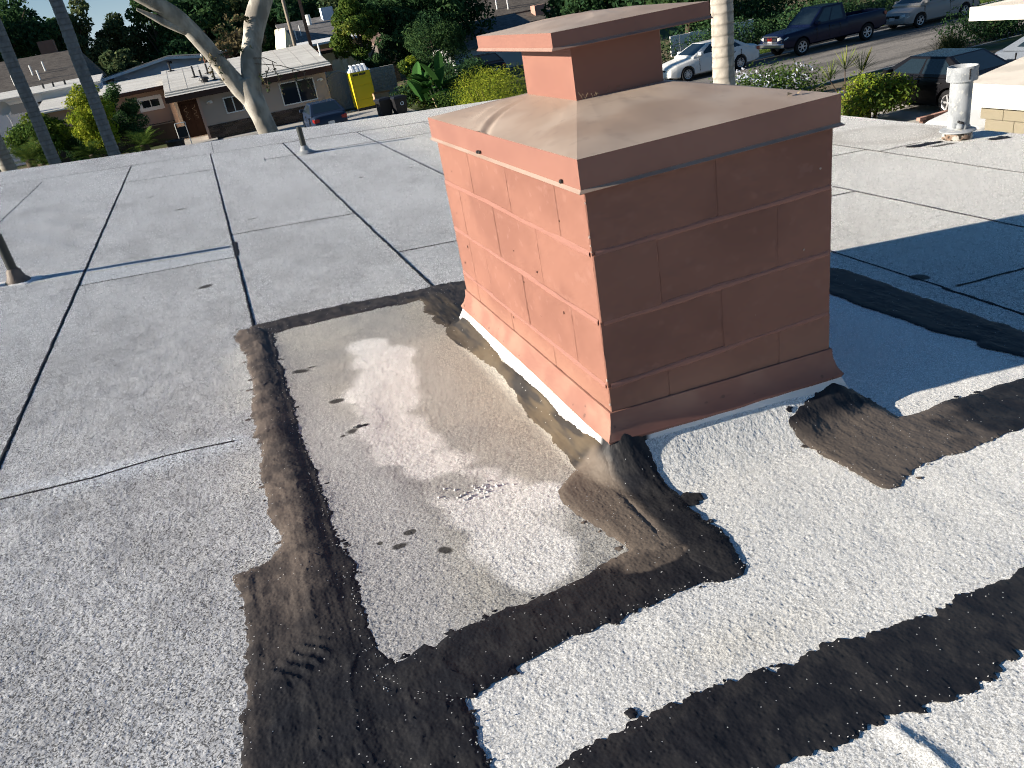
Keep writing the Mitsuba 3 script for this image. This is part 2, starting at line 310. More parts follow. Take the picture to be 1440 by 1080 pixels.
XL, XR, YN, YF = -6.5, 5.22, -5.0, 11.35
obj('wall', cat_([box(XL+.3, XR-.3, YF-.55, YF-.35, 0, 3.15), box(XR-.5, XR-.3, YN+.3, YF-.55, 0, 3.1), box(XL+.3, XL+.5, YN+.3, YF-.55, 0, 3.7), box(XL+.5, XR-.5, YN+.3, YN+.5, 0, 3.15)]), 'stucco_tan', B)
RF = B+'__roof'
deck = hull([(x, y, 3.6-.0667*x-d) for x in (XL+.02, XR-.02) for y in (YN+.02, YF-.02) for d in (.03, .28)])
scene[RF] = mikit.ply(deck, 'fascia_white')
cols = [(-6.5, -4.95), (-4.95, -3.96), (-3.96, -2.97), (-2.97, -1.95), (-1.95, -.955), (-.955, .005), (.005, 1.03), (1.03, 2.0), (2.0, 2.99), (2.99, 4.05), (4.05, XR)]
ysplit = {0: [], 1: [3.0], 2: [7.05], 3: [1.3], 4: [.845, 3.70, 8.23], 5: [2.10, 4.42], 6: [2.10, 3.0, 8.45], 7: [2.10, 5.6, 8.47], 8: [2.27], 9: [.6, 3.30], 10: [3.17]}
for c, (x0, x1) in enumerate(cols):
    ys = [2.10 if 5 <= c <= 7 else (-2.0 if 3 <= c <= 4 else YN)]+[q for q in ysplit[c] if not (5 <= c <= 7 and q == 2.10)]+[9.78]
    for k, (y0, y1) in enumerate(zip(ys[:-1], ys[1:])):
        near = y0 < 2.0 and 3 <= c <= 4
        obj('roofing_sheet', sheetgrid(x0, x1, y0, y1, .025 if near else (.05 if y0 < 3 else .09), .0050-.0004*c+.0005*(k % 2)), 'roof_granules', RF, 40)
# around the chimney: the tan patch, the white sheets in front and the sheets in the chimney's shade
for (x0, x1, y0, y1, l) in ((-.955, 1.68, -1.0, 2.10, .0015), (-.92, -.02, -.52, 2.04, .004), (1.68, 2.0, -1.0, 2.10, .0025), (-.955, .8, -2.0, -1.0, .0015), (.8, 2.0, -1.99, -1.0, .0012), (-2.97, 2.0, YN, -2.0, .002)):
    obj('roofing_sheet', sheetgrid(x0, x1, y0, y1, .1 if y0 < -3 else (.011 if y0 < -1.5 else .02), l), 'roof_granules', RF, 40)
for x0, x1 in ((XL, -3.4), (-3.4, -.91), (-.91, 1.7), (1.7, XR)):
    obj('roofing_sheet', sheetgrid(x0, x1, 9.78, YF, .09, .0055), 'roof_granules', RF, 40)

def ribbon(pts, width, lift=.0056, step=.02, wob=.08, seed=0):
    """A bead of bitumen along a seam: a lumpy, low ribbon."""
    P = np.asarray(pts, float); L = np.r_[0, np.cumsum(np.linalg.norm(np.diff(P, axis=0), axis=1))]
    n = max(4, int(L[-1]/step)); s = np.linspace(0, L[-1], n)
    x, y = np.interp(s, L, P[:, 0]), np.interp(s, L, P[:, 1])
    t = np.gradient(np.stack([x, y], 1), axis=0); t /= np.linalg.norm(t, axis=1, keepdims=True); nrm = np.stack([-t[:, 1], t[:, 0]], 1)
    q = np.stack([s*7, s*0+seed*3.7, s*0], 1)
    width = width*1.0; wa = width*(.15+1.3*meshkit.fbm(q*5, 4, seed)); wb = width*(.15+1.3*meshkit.fbm(q*5, 4, seed+50)); off = (meshkit.fbm(q*1.0, 3, seed+9)-.5)*width*wob*4
    c = np.stack([x, y], 1)+nrm*off[:, None]
    A, Bq = c+nrm*wa[:, None]/2, c-nrm*wb[:, None]/2
    z = zroof(c[:, 0], c[:, 1])+lift
    v = np.vstack([np.c_[A, zroof(A[:, 0], A[:, 1])-.002], np.c_[c, z+.0016], np.c_[Bq, zroof(Bq[:, 0], Bq[:, 1])-.002]])
    v[:n, 2] += .0062; v[2*n:, 2] += .0062
    i = np.arange(n-1)
    return tm(v, np.vstack([np.stack([i, i+n, i+n+1], 1), np.stack([i, i+n+1, i+1], 1), np.stack([i+n, i+2*n, i+2*n+1], 1), np.stack([i+n, i+2*n+1, i+n+1], 1)]))
seams = [([(-2.97, 5.0), (-2.97, 9.5)], .014), ([(-1.95, -1.0), (-1.949, 3.0), (-1.95, 9.7)], .024), ([(-.955, 2.12), (-.955, 4.6), (-.955, 9.75)], .019), ([(-.95, 3.72), (-.94, 4.15)], .04),
         ([(.005, 2.14), (.0, 4.5), (.005, 9.78)], .02), ([(1.03, 4.0), (1.03, 9.75)], .015), ([(2.0, 4.0), (2.0, 9.7)], .012), ([(2.99, -.4), (2.99, 9.7)], .014), ([(4.05, .3), (4.05, 9.7)], .012), ([(1.97, .6), (1.975, 1.5)], .012),
         ([(-6.4, 9.78), (5.2, 9.78)], .012), ([(-3.96, 7.05), (-2.97, 7.07)], .007), ([(-1.95, 8.25), (-.96, 8.2)], .007), ([(-1.95, 3.70), (-.95, 3.70)], .010), ([(-.955, 4.42), (.0, 4.40)], .009), ([(0, 3.0), (.6, 3.0)], .008),
         ([(1.03, 8.45), (2.0, 8.47)], .008), ([(2.0, 2.27), (2.99, 2.27)], .009), ([(2.99, 3.29), (4.05, 3.31)], .008), ([(4.05, 3.17), (4.5, 3.2)], .006), ([(.01, 8.43), (1.03, 8.47)], .006),
         ([(-.91, 9.8), (-.9, 11.2)], .016), ([(1.7, 9.8), (1.72, 11.2)], .012), ([(2.02, .58), (2.55, .58)], .018), ([(1.96, .60), (1.95, .05)], .022),
         ([(-1.93, .845), (-1.6, .83), (-1.35, .86), (-1.12, .84)], .009), ([(-.37, 8.36), (.4, 8.38)], .02), ([(-.37, 8.2), (-.35, 8.55)], .008)]
for i, (P, w) in enumerate(seams): obj('seam_tar', ribbon(P, w, seed=i), 'seam_tar', RF, True)

def mastic(poly, thick, step=.011, seed=0, jag=.012, ridge=None, swirl=1.0):
    """A trowelled layer of mastic over the polygon: ragged rim, lumps and trowel marks."""
    P = Polygon(poly).buffer(0)
    if P.geom_type != 'Polygon': P = max(P.geoms, key=lambda g: g.area)
    ring = P.exterior; n = int(ring.length/(step*.55)); s = np.linspace(0, ring.length, n, endpoint=False)
    q = np.array([ring.interpolate(a).coords[0] for a in s])
    nz = np.stack([q[:, 0], q[:, 1], q[:, 0]*0], 1)
    t = np.roll(q, -1, 0)-np.roll(q, 1, 0); t /= np.linalg.norm(t, axis=1, keepdims=True)+1e-9
    off = (meshkit.fbm(nz*13, 5, seed)-.5)*2.6*jag+(meshkit.fbm(nz*70, 3, seed+6)-.5)*1.9*jag*meshkit.noise(nz*10, seed+8)*1.6+(meshkit.fbm(nz*9, 2, seed+3)-.5)*1.2*jag
    rim = q+np.stack([t[:, 1], -t[:, 0]], 1)*off[:, None]
    P2 = Polygon(rim).buffer(0)
    if P2.geom_type != 'Polygon': P2 = max(P2.geoms, key=lambda g: g.area)
    rim = np.array(P2.exterior.coords)[:-1]
    x0, y0, x1, y1 = P2.bounds
    X, Y = np.meshgrid(np.arange(x0, x1, step), np.arange(y0, y1, step), indexing='ij')
    g = np.stack([X.ravel(), Y.ravel()], 1)+np.random.default_rng(seed).uniform(-.3, .3, (X.size, 2))*step
    d = -np.ones(len(g)); inside = shapely.contains_xy(P2, g[:, 0], g[:, 1])
    g = g[inside]; d = shapely.distance(shapely.points(g), P2.exterior)
    g, d = g[d > step*.45], d[d > step*.45]
    pts = np.vstack([rim, g]); dd = np.r_[np.zeros(len(rim)), d]
    tri = Delaunay(pts).simplices; cen = pts[tri].mean(1); tri = tri[shapely.contains_xy(P2, cen[:, 0], cen[:, 1])]
    a = pts[tri]; cr = (a[:, 1, 0]-a[:, 0, 0])*(a[:, 2, 1]-a[:, 0, 1])-(a[:, 1, 1]-a[:, 0, 1])*(a[:, 2, 0]-a[:, 0, 0])
    tri[cr < 0] = tri[cr < 0][:, ::-1]
    p3 = np.stack([pts[:, 0], pts[:, 1], pts[:, 0]*0], 1)
    h = thick*(1-np.exp(-dd/.012))
    lump = (meshkit.fbm(p3*[22, 7, 1], 3, seed+1)-.5)*.0018+(meshkit.fbm(p3*6, 3, seed+2)-.5)*.0035+(meshkit.fbm(p3*48, 2, seed+8)-.5)*.0012*swirl
    h = h+lump*np.clip(dd/.045, 0, 1)
    cr_ = meshkit.fbm(p3*[11, 3.2, 1]+2*meshkit.noise(p3*3, seed)[:, None], 3, seed+4)            # trowel edges: sharp little ridges
    h = h+.0020*np.exp(-((cr_-.5)/.016)**2)*np.clip(dd/.03, 0, 1)*swirl
    if seed == 1:   # the print of a boot sole
        u, w = (pts[:, 0]+1.03)*.8+(pts[:, 1]+.40)*.6, -(pts[:, 0]+1.03)*.6+(pts[:, 1]+.40)*.8
        h = h+.0045*np.maximum(0, np.sin(u*2*np.pi/.030+1.2*np.sin(w*60)))*np.exp(-(u/.075)**4-(w/.045)**4)
    if ridge is not None: h = h+ridge(pts[:, 0], pts[:, 1])*np.clip(dd/.02, 0, 1)
    z = zroof(pts[:, 0], pts[:, 1])+np.maximum(h, .0008)+.0052; z[:len(rim)] = zroof(rim[:, 0], rim[:, 1])+.0042
    return tm(np.c_[pts, z], tri)
strip_left = [(-1.034, 2.138), (-1.055, 2.016), (-1.025, 1.742), (-1.017, 1.416), (-1.023, 1.219), (-1.044, 1.016), (-1.042, 0.834), (-1.033, 0.699), (-1.052, 0.59), (-1.047, 0.423), (-1.045, 0.3), (-1.032, 0.176), (-1.034, 0.1), (-1.078, 0.051), (-1.138, 0.027), (-1.165, 0.021), (-1.164, -0.026), (-1.147, -0.11), (-1.141, -0.202), (-1.147, -0.281), (-1.165, -0.36), (-1.167, -0.43), (-1.177, -0.502), (-1.178, -0.582), (-1.195, -0.685), (-1.205, -0.793), (-1.21, -1.2), (-0.75, -1.2), (-0.729, -0.891), (-0.735, -0.789), (-0.728, -0.713), (-0.723, -0.674), (-0.787, -0.587), (-0.825, -0.513), (-0.847, -0.5), (-0.863, -0.44), (-0.87, -0.37), (-0.869, -0.257), (-0.857, -0.144), (-0.865, -0.03), (-0.878, 0.083), (-0.867, 0.199), (-0.881, 0.341), (-0.875, 0.475), (-0.889, 0.613), (-0.891, 0.791), (-0.884, 0.984), (-0.886, 1.208), (-0.883, 1.503), (-0.876, 1.824), (-0.869, 1.973), (-0.948, 2.112)]
strip_top = [(-0.975, 2.131), (-0.909, 2.156), (-0.687, 2.17), (-0.42, 2.183), (-0.113, 2.146), (0.02, 2.16), (0.22, 2.141), (.6, 2.14), (.6, 2.05), (0.2, 2.044), (0.016, 2.032), (-0.111, 1.975), (-0.177, 1.972), (-0.459, 1.975), (-0.713, 1.978), (-0.864, 1.948), (-0.956, 2.012)]
arm = [(-0.9, -0.503), (-0.822, -0.498), (-0.793, -0.483), (-0.759, -0.47), (-0.74, -0.493), (-0.684, -0.472), (-0.568, -0.45), (-0.492, -0.45), (-0.413, -0.445), (-0.282, -0.421), (-0.201, -0.392), (-0.166, -0.391), (-0.043, -0.336), (0.058, -0.374), (0.079, -0.434), (0.068, -0.513), (0.048, -0.584), (0.019, -0.615), (-0.043, -0.612), (-0.087, -0.595), (-0.156, -0.593), (-0.259, -0.601), (-0.358, -0.609), (-0.454, -0.619), (-0.533, -0.636), (-0.597, -0.646), (-0.643, -0.655), (-0.678, -0.66), (-0.714, -0.679), (-0.744, -0.664), (-0.84, -0.597)]
slab_ = [(-0.03, .02), (-0.068, 0.03), (-0.118, 0.045), (-0.18, -0.002), (-0.222, -0.039), (-0.234, -0.118), (-0.228, -0.186), (-0.208, -0.252), (-0.194, -0.289), (-0.179, -0.335), (-0.17, -0.368), (-0.169, -0.403), (-0.118, -0.444), (-0.075, -0.461), (-0.068, -0.396), (-0.06, -0.308), (-0.046, -0.183), (-0.037, -0.107), (-0.010, -0.047)]
blackc = [(-0.075, -.10), (-.05, .0), (0.0, 0.02), (0.091, 0.0), (0.082, -0.057), (0.073, -0.11), (0.069, -0.171), (0.086, -0.22), (0.077, -0.319), (0.063, -0.377), (0.079, -0.434), (0.068, -0.513), (0.048, -0.584), (-0.035, -0.595), (-0.074, -0.495), (-0.068, -0.396), (-0.075, -0.308), (-0.08, -0.183)]
fillet = [(0.0, 1.60), (-0.089, 1.543), (-0.136, 1.451), (-0.134, 1.277), (-0.108, 1.125), (-0.095, 0.933), (-0.090, 0.787), (-0.098, 0.607), (-0.114, 0.438), (-0.111, 0.286), (-0.120, 0.129), (-0.128, 0.024), (-0.071, -0.024), (-0.032, -0.038), (-.030, -0.018), (-.040, 0.25), (-.028, .5), (-.045, .8), (-.034, 1.1), (-.01, 1.4)]
dark_back = [(-0.114, 2.019), (0.006, 2.111), (0.172, 2.116), (0.3, 2.0), (0.2, 1.6), (0.03, 1.50), (-0.089, 1.50), (-0.128, 1.508), (-0.135, 1.773)]
strip_right = [(0.574, -0.097), (0.625, -0.066), (0.776, -0.025), (0.90, -0.01), (0.93, -0.032), (0.93, -0.084), (0.93, -0.128), (0.915, -0.205), (0.991, -0.208), (1.128, -0.193), (1.272, -0.204), (1.47, -0.201), (1.75, -0.195), (1.85, -0.454), (1.4, -0.454), (1.179, -0.437), (1.058, -0.44), (0.908, -0.449), (0.77, -0.451), (0.686, -0.469), (0.637, -0.492), (0.592, -0.499), (0.577, -0.448), (0.574, -0.381), (0.563, -0.305), (0.56, -0.215), (0.557, -0.146)]
strip_bottom = [(-0.297, -0.866), (-0.216, -0.865), (-0.104, -0.889), (-0.002, -0.89), (0.041, -0.889), (0.122, -0.904), (0.221, -0.903), (0.295, -0.903), (0.403, -0.906), (0.483, -0.907), (0.603, -0.905), (1.6, -0.918), (1.6, -1.095), (0.375, -1.09), (0.28, -1.107), (0.212, -1.112), (0.122, -1.097), (-0.006, -1.092), (-0.029, -1.088), (-0.124, -1.096), (-0.218, -1.099), (-0.332, -1.097), (-0.455, -1.101), (-0.598, -1.15), (-0.76, -1.2), (-.75, -1.02), (-0.606, -0.915), (-0.507, -0.9), (-0.419, -0.885), (-0.357, -0.879), (-0.299, -0.885)]
band = [(1.75, 2.1), (1.794, 1.137), (1.828, 1.036), (1.812, 0.689), (1.805, 0.44), (1.806, 0.187), (1.791, 0.06), (1.80, -0.22), (1.80, -0.40), (1.58, -0.40), (1.612, -0.086), (1.569, 0.046), (1.607, 0.104), (1.551, 0.258), (1.54, 0.459), (1.531, 0.624), (1.54, 0.778), (1.532, 0.833), (1.53, 2.1)]
def rg_left(x, y): return .004*np.exp(-((x+.975-.02*np.sin(y*4))/.05)**2)*np.clip((y+.7)/.5, 0, 1)-.004*np.exp(-((x+.89)/.025)**2)
def rg_fil(x, y): return .006*np.clip(1-(-x)/.15, 0, 1)**1.5
def rg_corner(x, y): return .032*np.exp(-(np.hypot(x-.02, y-.005)/.06)**2)
def rg_right(x, y): return .026*np.exp(-((x-.84)**2+(y+.07)**2)/.09**2)*(.3+1.3*meshkit.fbm(np.stack([x*16, y*16, x*0], -1), 3, 77))
for nm, poly, th, kw in (('mastic_strip', strip_left, .003, dict(seed=1, ridge=rg_left, jag=.011, step=.0075)), ('mastic_strip', strip_top, .0025, dict(seed=2)), ('mastic_strip', arm, .0035, dict(seed=3, jag=.010)),
                         ('mastic_patch', dark_back, .003, dict(seed=4, jag=.02)), ('mastic_fillet', fillet, .004, dict(seed=5, ridge=rg_fil, jag=.008)), ('mastic_patch', slab_, .005, dict(seed=6, jag=.008, swirl=.6)),
                         ('mastic_patch', blackc, .006, dict(seed=7, jag=.010, ridge=rg_corner)), ('mastic_strip', strip_right, .0045, dict(seed=8, ridge=rg_right, jag=.010)), ('mastic_strip', strip_bottom, .003, dict(seed=9, jag=.016)),
                         ('mastic_strip', band, .003, dict(seed=10, jag=.012))):
    obj(nm, mastic(poly, th, **kw), 'mastic', RF, True)
def blob(cx, cy, rx, ry, seed):
    a = np.linspace(0, 2*np.pi, 26, endpoint=False); r = 1+.5*(meshkit.noise(np.stack([np.cos(a)*2.5, np.sin(a)*2.5, a*0+seed], 1), seed)-.5)*2
    return list(zip(cx+rx*r*np.cos(a), cy+ry*r*np.sin(a)))
obj('mastic_spot', mastic(blob(.098, -.268, .038, .026, 3), .004, .006, 21, .004, swirl=.3), 'mastic', RF, True)
obj('mastic_spot', mastic(blob(-.425, -.862, .012, .010, 4), .004, .004, 22, .003, swirl=.3), 'mastic', RF, True)
obj('mastic_spot', mastic(blob(-.672, .70, .030, .020, 8), .004, .006, 23, .006, swirl=.3), 'mastic', RF, True)
obj('mastic_spot', mastic(blob(4.45, 3.12, .16, .05, 6), .008, .02, 24, .02, swirl=.3), 'mastic', RF, True)
obj('mastic_spot', mastic(blob(4.98, 2.86, .10, .04, 7), .006, .02, 25, .02, swirl=.3), 'mastic', RF, True)
# loose granules trodden and blown onto the rims of the mastic, and small splashes of mastic beside them
gr, sp = [], []
for poly, cnt in ((strip_left, 900), (arm, 260), (strip_bottom, 320), (strip_right, 200), (strip_top, 120), (slab_, 60)):
    Pg = Polygon(poly).buffer(0); Pg = Pg if Pg.geom_type == 'Polygon' else max(Pg.geoms, key=lambda q: q.area)
    for k in range(cnt):
        q = np.array(Pg.exterior.interpolate(rng.uniform(0, Pg.exterior.length)).coords[0])+rng.normal(0, .012 if k % 3 else .045, 2)
        gr.append((q[0], q[1], rng.uniform(.0009, .0021)))
    for k in range(cnt//9):
        q = np.array(Pg.exterior.interpolate(rng.uniform(0, Pg.exterior.length)).coords[0])+rng.normal(0, .009, 2); a = np.linspace(0, 2*np.pi, 9, endpoint=False); r = rng.uniform(.003, .011)*rng.uniform(.5, 1.3, 9)
        ring = np.c_[q[0]+r*1.4*np.cos(a), q[1]+r*np.sin(a)]; v = np.vstack([np.c_[ring, zroof(ring[:, 0], ring[:, 1])+.004], [[q[0], q[1], float(zroof(q[0], q[1]))+.0065]]])
        sp.append(tm(v, [[i, (i+1) % 9, 9] for i in range(9)]))
k = obj('mastic_splash', cat_(sp), 'mastic', RF, True); labels[k] = {'label': 'small splashes of mastic along the rims of the strips', 'kind': 'stuff'}
gr = np.array(gr); gz = zroof(gr[:, 0], gr[:, 1])+.0072; base = trimesh.creation.box((1.3, 1.1, 1.2))
vv = (base.vertices[None]*gr[:, 2:3, None]*rng.uniform(.6, 1.2, (len(gr), 8, 1))+np.c_[gr[:, :2], gz][:, None]).reshape(-1, 3)
k = obj('loose_granules', tm(vv, (np.asarray(base.faces)[None]+(np.arange(len(gr))*8)[:, None, None]).reshape(-1, 3)), 'white_coating', RF); labels[k] = {'label': 'loose white granules sprinkled along the rims of the mastic', 'kind': 'stuff'}
# crumbs of white coating
cr = []
for i in range(44):
    x, y = rng.normal(-.44, .05), rng.normal(.075, .026); s = rng.uniform(.002, .005)
    m = trimesh.creation.icosphere(1, s); m.vertices *= rng.uniform(.6, 1.2, (len(m.vertices), 1)); m.apply_translation((x, y, float(zroof(x, y))+.004+s*.2)); cr.append(m)
k = obj('coating_crumb', cat_(cr), 'white_coating', RF, True); labels[k] = {'label': 'crumbs of white coating lying on the tan patch', 'kind': 'stuff'}

# ------------------------------------------------------------------ the chimney
C = thing('chimney', 'red painted concrete block chimney with a sheet metal cap standing on the flat roof', 'chimney')
obj('core', box(.002, .811, .002, 1.418, 3.35, 4.49), 'block_paint', C)
def rough_block(x0, x1, y0, y1, z0, z1, seed):
    m = box(x0, x1, y0, y1, z0, z1, .003)
    v, f = trimesh.remesh.subdivide_to_size(m.vertices, m.faces, .035)
    m = trimesh.Trimesh(v, f, process=True)
    n = m.vertex_normals; p = np.asarray(m.vertices)
    m.vertices = p+n*((meshkit.fbm(p*24, 3, 3)-.5)*.0032+(meshkit.fbm(p*70, 2, 5)-.5)*.0024)[:, None]
    return m
g = .0017; nb = 0
for c in range(5):
    z1 = 4.502-.207*c; z0 = max(z1-.207, 3.40)
    if c % 2 == 0:
        plan = [(0, .406, 0, .2), (.406, .813, 0, .2), (0, .406, 1.22, 1.42), (.406, .813, 1.22, 1.42)]
        plan += [(0, .2, a, b) for a, b in ((.2, .609), (.609, 1.015), (1.015, 1.22))]+[(.613, .813, a, b) for a, b in ((.2, .609), (.609, 1.015), (1.015, 1.22))]
    else:
        plan = [(.203, .610, 0, .2), (.203, .610, 1.22, 1.42)]
        plan += [(0, .203, a, b) for a, b in ((0, .406), (.406, .812), (.812, 1.218), (1.218, 1.42))]+[(.610, .813, a, b) for a, b in ((0, .406), (.406, .812), (.812, 1.218), (1.218, 1.42))]
    for (x0, x1, y0, y1) in plan:
        nb += 1; r = np.random.default_rng(nb); o = r.normal(0, .0009, 2)
        obj('block', rough_block(x0+g*(x0 > 0)+o[0], x1-g*(x1 < .81)+o[0], y0+g*(y0 > 0)+o[1], y1-g*(y1 < 1.4)+o[1], z0+g, z1-g, nb), 'block_paint', C, 35)
for c in range(4):    # smears of mortar along the bed joints of the sunny and the shaded face
    z = 4.295-.207*c
    for nm, P, wd in (('left', [(-.0012, y, z) for y in np.linspace(.01, 1.41, 60)], 0), ('right', [(x, -.0012, z) for x in np.linspace(.01, .805, 40)], 1)):
        P = np.array(P); q = np.stack([P[:, 0]*9, P[:, 1]*9, P[:, 2]*9], 1); hw = .003+.006*meshkit.fbm(q, 3, c+5*wd); P[:, 2] += (meshkit.fbm(q*.6, 2, c+9)-.5)*.006
        o = np.array([[-1, 0, 0], [0, -1, 0]][wd])*.0016
        v = np.vstack([P-o+np.c_[hw*0, hw*0, hw*1.5], P+o+np.c_[hw*0, hw*0, hw*.6], P+o-np.c_[hw*0, hw*0, hw*.6], P-o-np.c_[hw*0, hw*0, hw*1.5]]); n = len(P); i = np.arange(n-1)
        f = np.vstack([np.vstack([np.stack([a*n+i, (a+1)*n+i, (a+1)*n+i+1], 1), np.stack([a*n+i, (a+1)*n+i+1, a*n+i+1], 1)]) for a in range(3)])
        obj('mortar_joint', tm(v, f if wd == 0 else f[:, ::-1]), 'mortar_paint', C)
for i in range(26):    # chips and pocks in the painted blocks
    r = np.random.default_rng(500+i); sz = r.uniform(.0015, .0042); m = trimesh.creation.icosphere(1, 1.0); m.vertices *= r.uniform(.6, 1.3, (len(m.vertices), 1))
    if i < 12: m.apply_scale((sz*.45, sz, sz*1.5)).apply_translation((-.0005, r.uniform(.03, 1.35), r.uniform(3.82, 4.47)))
    elif i < 20: m.apply_scale((sz*.9, sz*.9, sz*1.4)).apply_translation((.0006, .0006, r.uniform(3.80, 4.46)))
    else: m.apply_scale((sz, sz*.4, sz)).apply_translation((r.uniform(.05, .78), -.0005, r.uniform(3.80, 4.4)))
    obj('chip', m, 'pock_dark' if i < 12 else 'chip_pale', C)
def ringloft(rings, closed=False):
    """rings: (offset from the block faces, z at x=0, slope in x, wobble): a skirt all round the chimney."""
    per = []
    for (o, z, sx, wob) in rings:
        n1, n2 = 36, 60
        xs = np.r_[np.linspace(-o, .813+o, n1)[:-1], np.full(n2-1, .813+o), np.linspace(.813+o, -o, n1)[:-1], np.full(n2-1, -o)]
        ys = np.r_[np.full(n1-1, -o), np.linspace(-o, 1.42+o, n2)[:-1], np.full(n1-1, 1.42+o), np.linspace(1.42+o, -o, n2)[:-1]]
        q = np.stack([xs*7, ys*7, xs*0+z], 1)
        per.append(np.stack([xs, ys, z+sx*xs+(meshkit.fbm(q, 3, 4)-.5)*wob], 1))
    n = len(per[0]); v = np.vstack(per); i, j = np.meshgrid(np.arange(len(per)-1), np.arange(n), indexing='ij')
    q = np.stack([i*n+j, (i+1)*n+j, (i+1)*n+(j+1) % n, i*n+(j+1) % n], -1).reshape(-1, 4)
    return tm(v, np.vstack([q[:, [0, 1, 2]], q[:, [0, 2, 3]]]))
obj('base_flashing', ringloft([(.0015, 3.797, -.054, .003), (.006, 3.796, -.054, .004), (.009, 3.765, -.058, .002), (.019, 3.735, -.062, .004), (.034, 3.712, -.064, .014), (.028, 3.700, -.064, .014)]), 'flashing_paint', C, 50)
obj('coating_band', ringloft([(.022, 3.715, -.064, 0.), (.030, 3.695, -.064, .012), (.047, 3.655, -.066, .02), (.05, 3.60, -.066, 0.)]), 'white_coating', C, 50)

def skirt(x0, x1, y0, y1, z0, z1, lip=.009):
    P = lambda o, z: np.array([(x0-o, y0-o, z), (x1+o, y0-o, z), (x1+o, y1+o, z), (x0-o, y1+o, z)])
    v = np.vstack([P(0, z1), P(0, z0+.008), P(lip, z0), P(lip-.002, z0-.002), P(-.003, z0+.004)])
    f = []
    for k in range(4):
        for j in range(4):
            a, b = k*4+j, k*4+(j+1) % 4; f += [[a, a+4, b+4], [a, b+4, b]]
    return flat(tm(v, f))
def sheet4(A, Bq, Cq, D, n, fn):
    """Bilinear sheet A-B (outer edge), D-C (inner edge), bent by fn(s, t)."""
    s, t = np.meshgrid(np.linspace(0, 1, n), np.linspace(0, 1, n), indexing='ij')
    A, Bq, Cq, D = [np.asarray(k, float) for k in (A, Bq, Cq, D)]
    v = ((1-s)*(1-t))[..., None]*A+(s*(1-t))[..., None]*Bq+(s*t)[..., None]*Cq+((1-s)*t)[..., None]*D
    v[..., 2] += fn(s, t)*np.minimum(1, 8*np.minimum(s, 1-s))
    i, j = np.meshgrid(np.arange(n-1), np.arange(n-1), indexing='ij'); q = np.stack([i*n+j, (i+1)*n+j, (i+1)*n+j+1, i*n+j+1], -1).reshape(-1, 4)
    return tm(v.reshape(-1, 3), np.vstack([q[:, [0, 1, 2]], q[:, [0, 2, 3]]]))
CZ, NZ = 4.562, 4.628
x0, x1, y0, y1 = -.014, .827, -.014, 1.434
K = C+'__cap'; scene[K] = mikit.ply(skirt(x0, x1, y0, y1, 4.474, CZ), 'sheet_paint')
nk = (.246, .567, .512, .935)
co = [(x0, y0, CZ), (x1, y0, CZ), (x1, y1, CZ), (x0, y1, CZ)]; ne = [(nk[0], nk[2], NZ), (nk[1], nk[2], NZ), (nk[1], nk[3], NZ), (nk[0], nk[3], NZ)]
wav = lambda sd: (lambda s, t: (meshkit.fbm(np.stack([s*3, t*2, s*0+sd], -1), 3, sd)-.5)*.010*np.sin(np.pi*np.clip(t, 0, 1))+.004*np.sin(np.pi*t))
def crease(s, t):  # the dented sheet on the sunny side
    c = .46-.30*t; b = wav(3)(s, t)
    return b+.011*np.exp(-(np.abs(s-c)/.018)**1.3)*np.exp(-(t/.75)**2)*(.25+t)-.009*np.exp(-((s-c-.04)/.022)**2)*np.exp(-(t/.6)**2)+.008*np.exp(-((s-c+.09)/.03)**2)*np.exp(-((t-.55)/.3)**2)
for k in range(4):
    obj('hip_sheet', sheet4(co[k], co[(k+1) % 4], ne[(k+1) % 4], ne[k], 110, crease if k == 3 else wav(k+10)), 'sheet_paint', K, True)
obj('flue_box', box(nk[0], nk[1], nk[2], nk[3], 4.59, 4.815, .003), 'sheet_paint', C)
obj('flue_seam', box(nk[0]-.002, nk[0]+.02, nk[2]-.003, nk[2]+.001, 4.62, 4.80), 'sheet_paint', C)
obj('bracket', hull([(.569, .60, 4.80), (.572, .60, 4.80), (.569, .60, 4.615), (.605, .60, 4.605), (.569, .604, 4.80), (.572, .604, 4.80), (.569, .604, 4.615), (.605, .604, 4.605)]), 'galvanised', C, label='grey metal bracket beside the flue box')
hx = (.136, .677, .395, 1.075)
HD = C+'__hood'; scene[HD] = mikit.ply(skirt(*hx, 4.797, 4.846, .007), 'sheet_paint')
hc = [(hx[0], hx[2], 4.846), (hx[1], hx[2], 4.846), (hx[1], hx[3], 4.846), (hx[0], hx[3], 4.846)]
hm = [(.406, .66, 4.868), (.407, .66, 4.868), (.407, .81, 4.868), (.406, .81, 4.868)]
for k in range(4): obj('top_sheet', sheet4(hc[k], hc[(k+1) % 4], hm[(k+1) % 4], hm[k], 30, wav(k+20)), 'sheet_paint', HD, True)
obj('soffit', quad((hx[0]+.004, hx[2]+.004, 4.802), (hx[0]+.004, hx[3]-.004, 4.802), (hx[1]-.004, hx[3]-.004, 4.802), (hx[1]-.004, hx[2]+.004, 4.802)), 'sheet_paint', HD)
for (x, y, z) in ((-.0225, .10, 4.49), (-.0225, .79, 4.492), (-.0225, .815, 4.490)):
    obj('screw', trimesh.creation.icosphere(1, .0065).apply_translation((x+.004, y, z)), 'dark_metal', C)
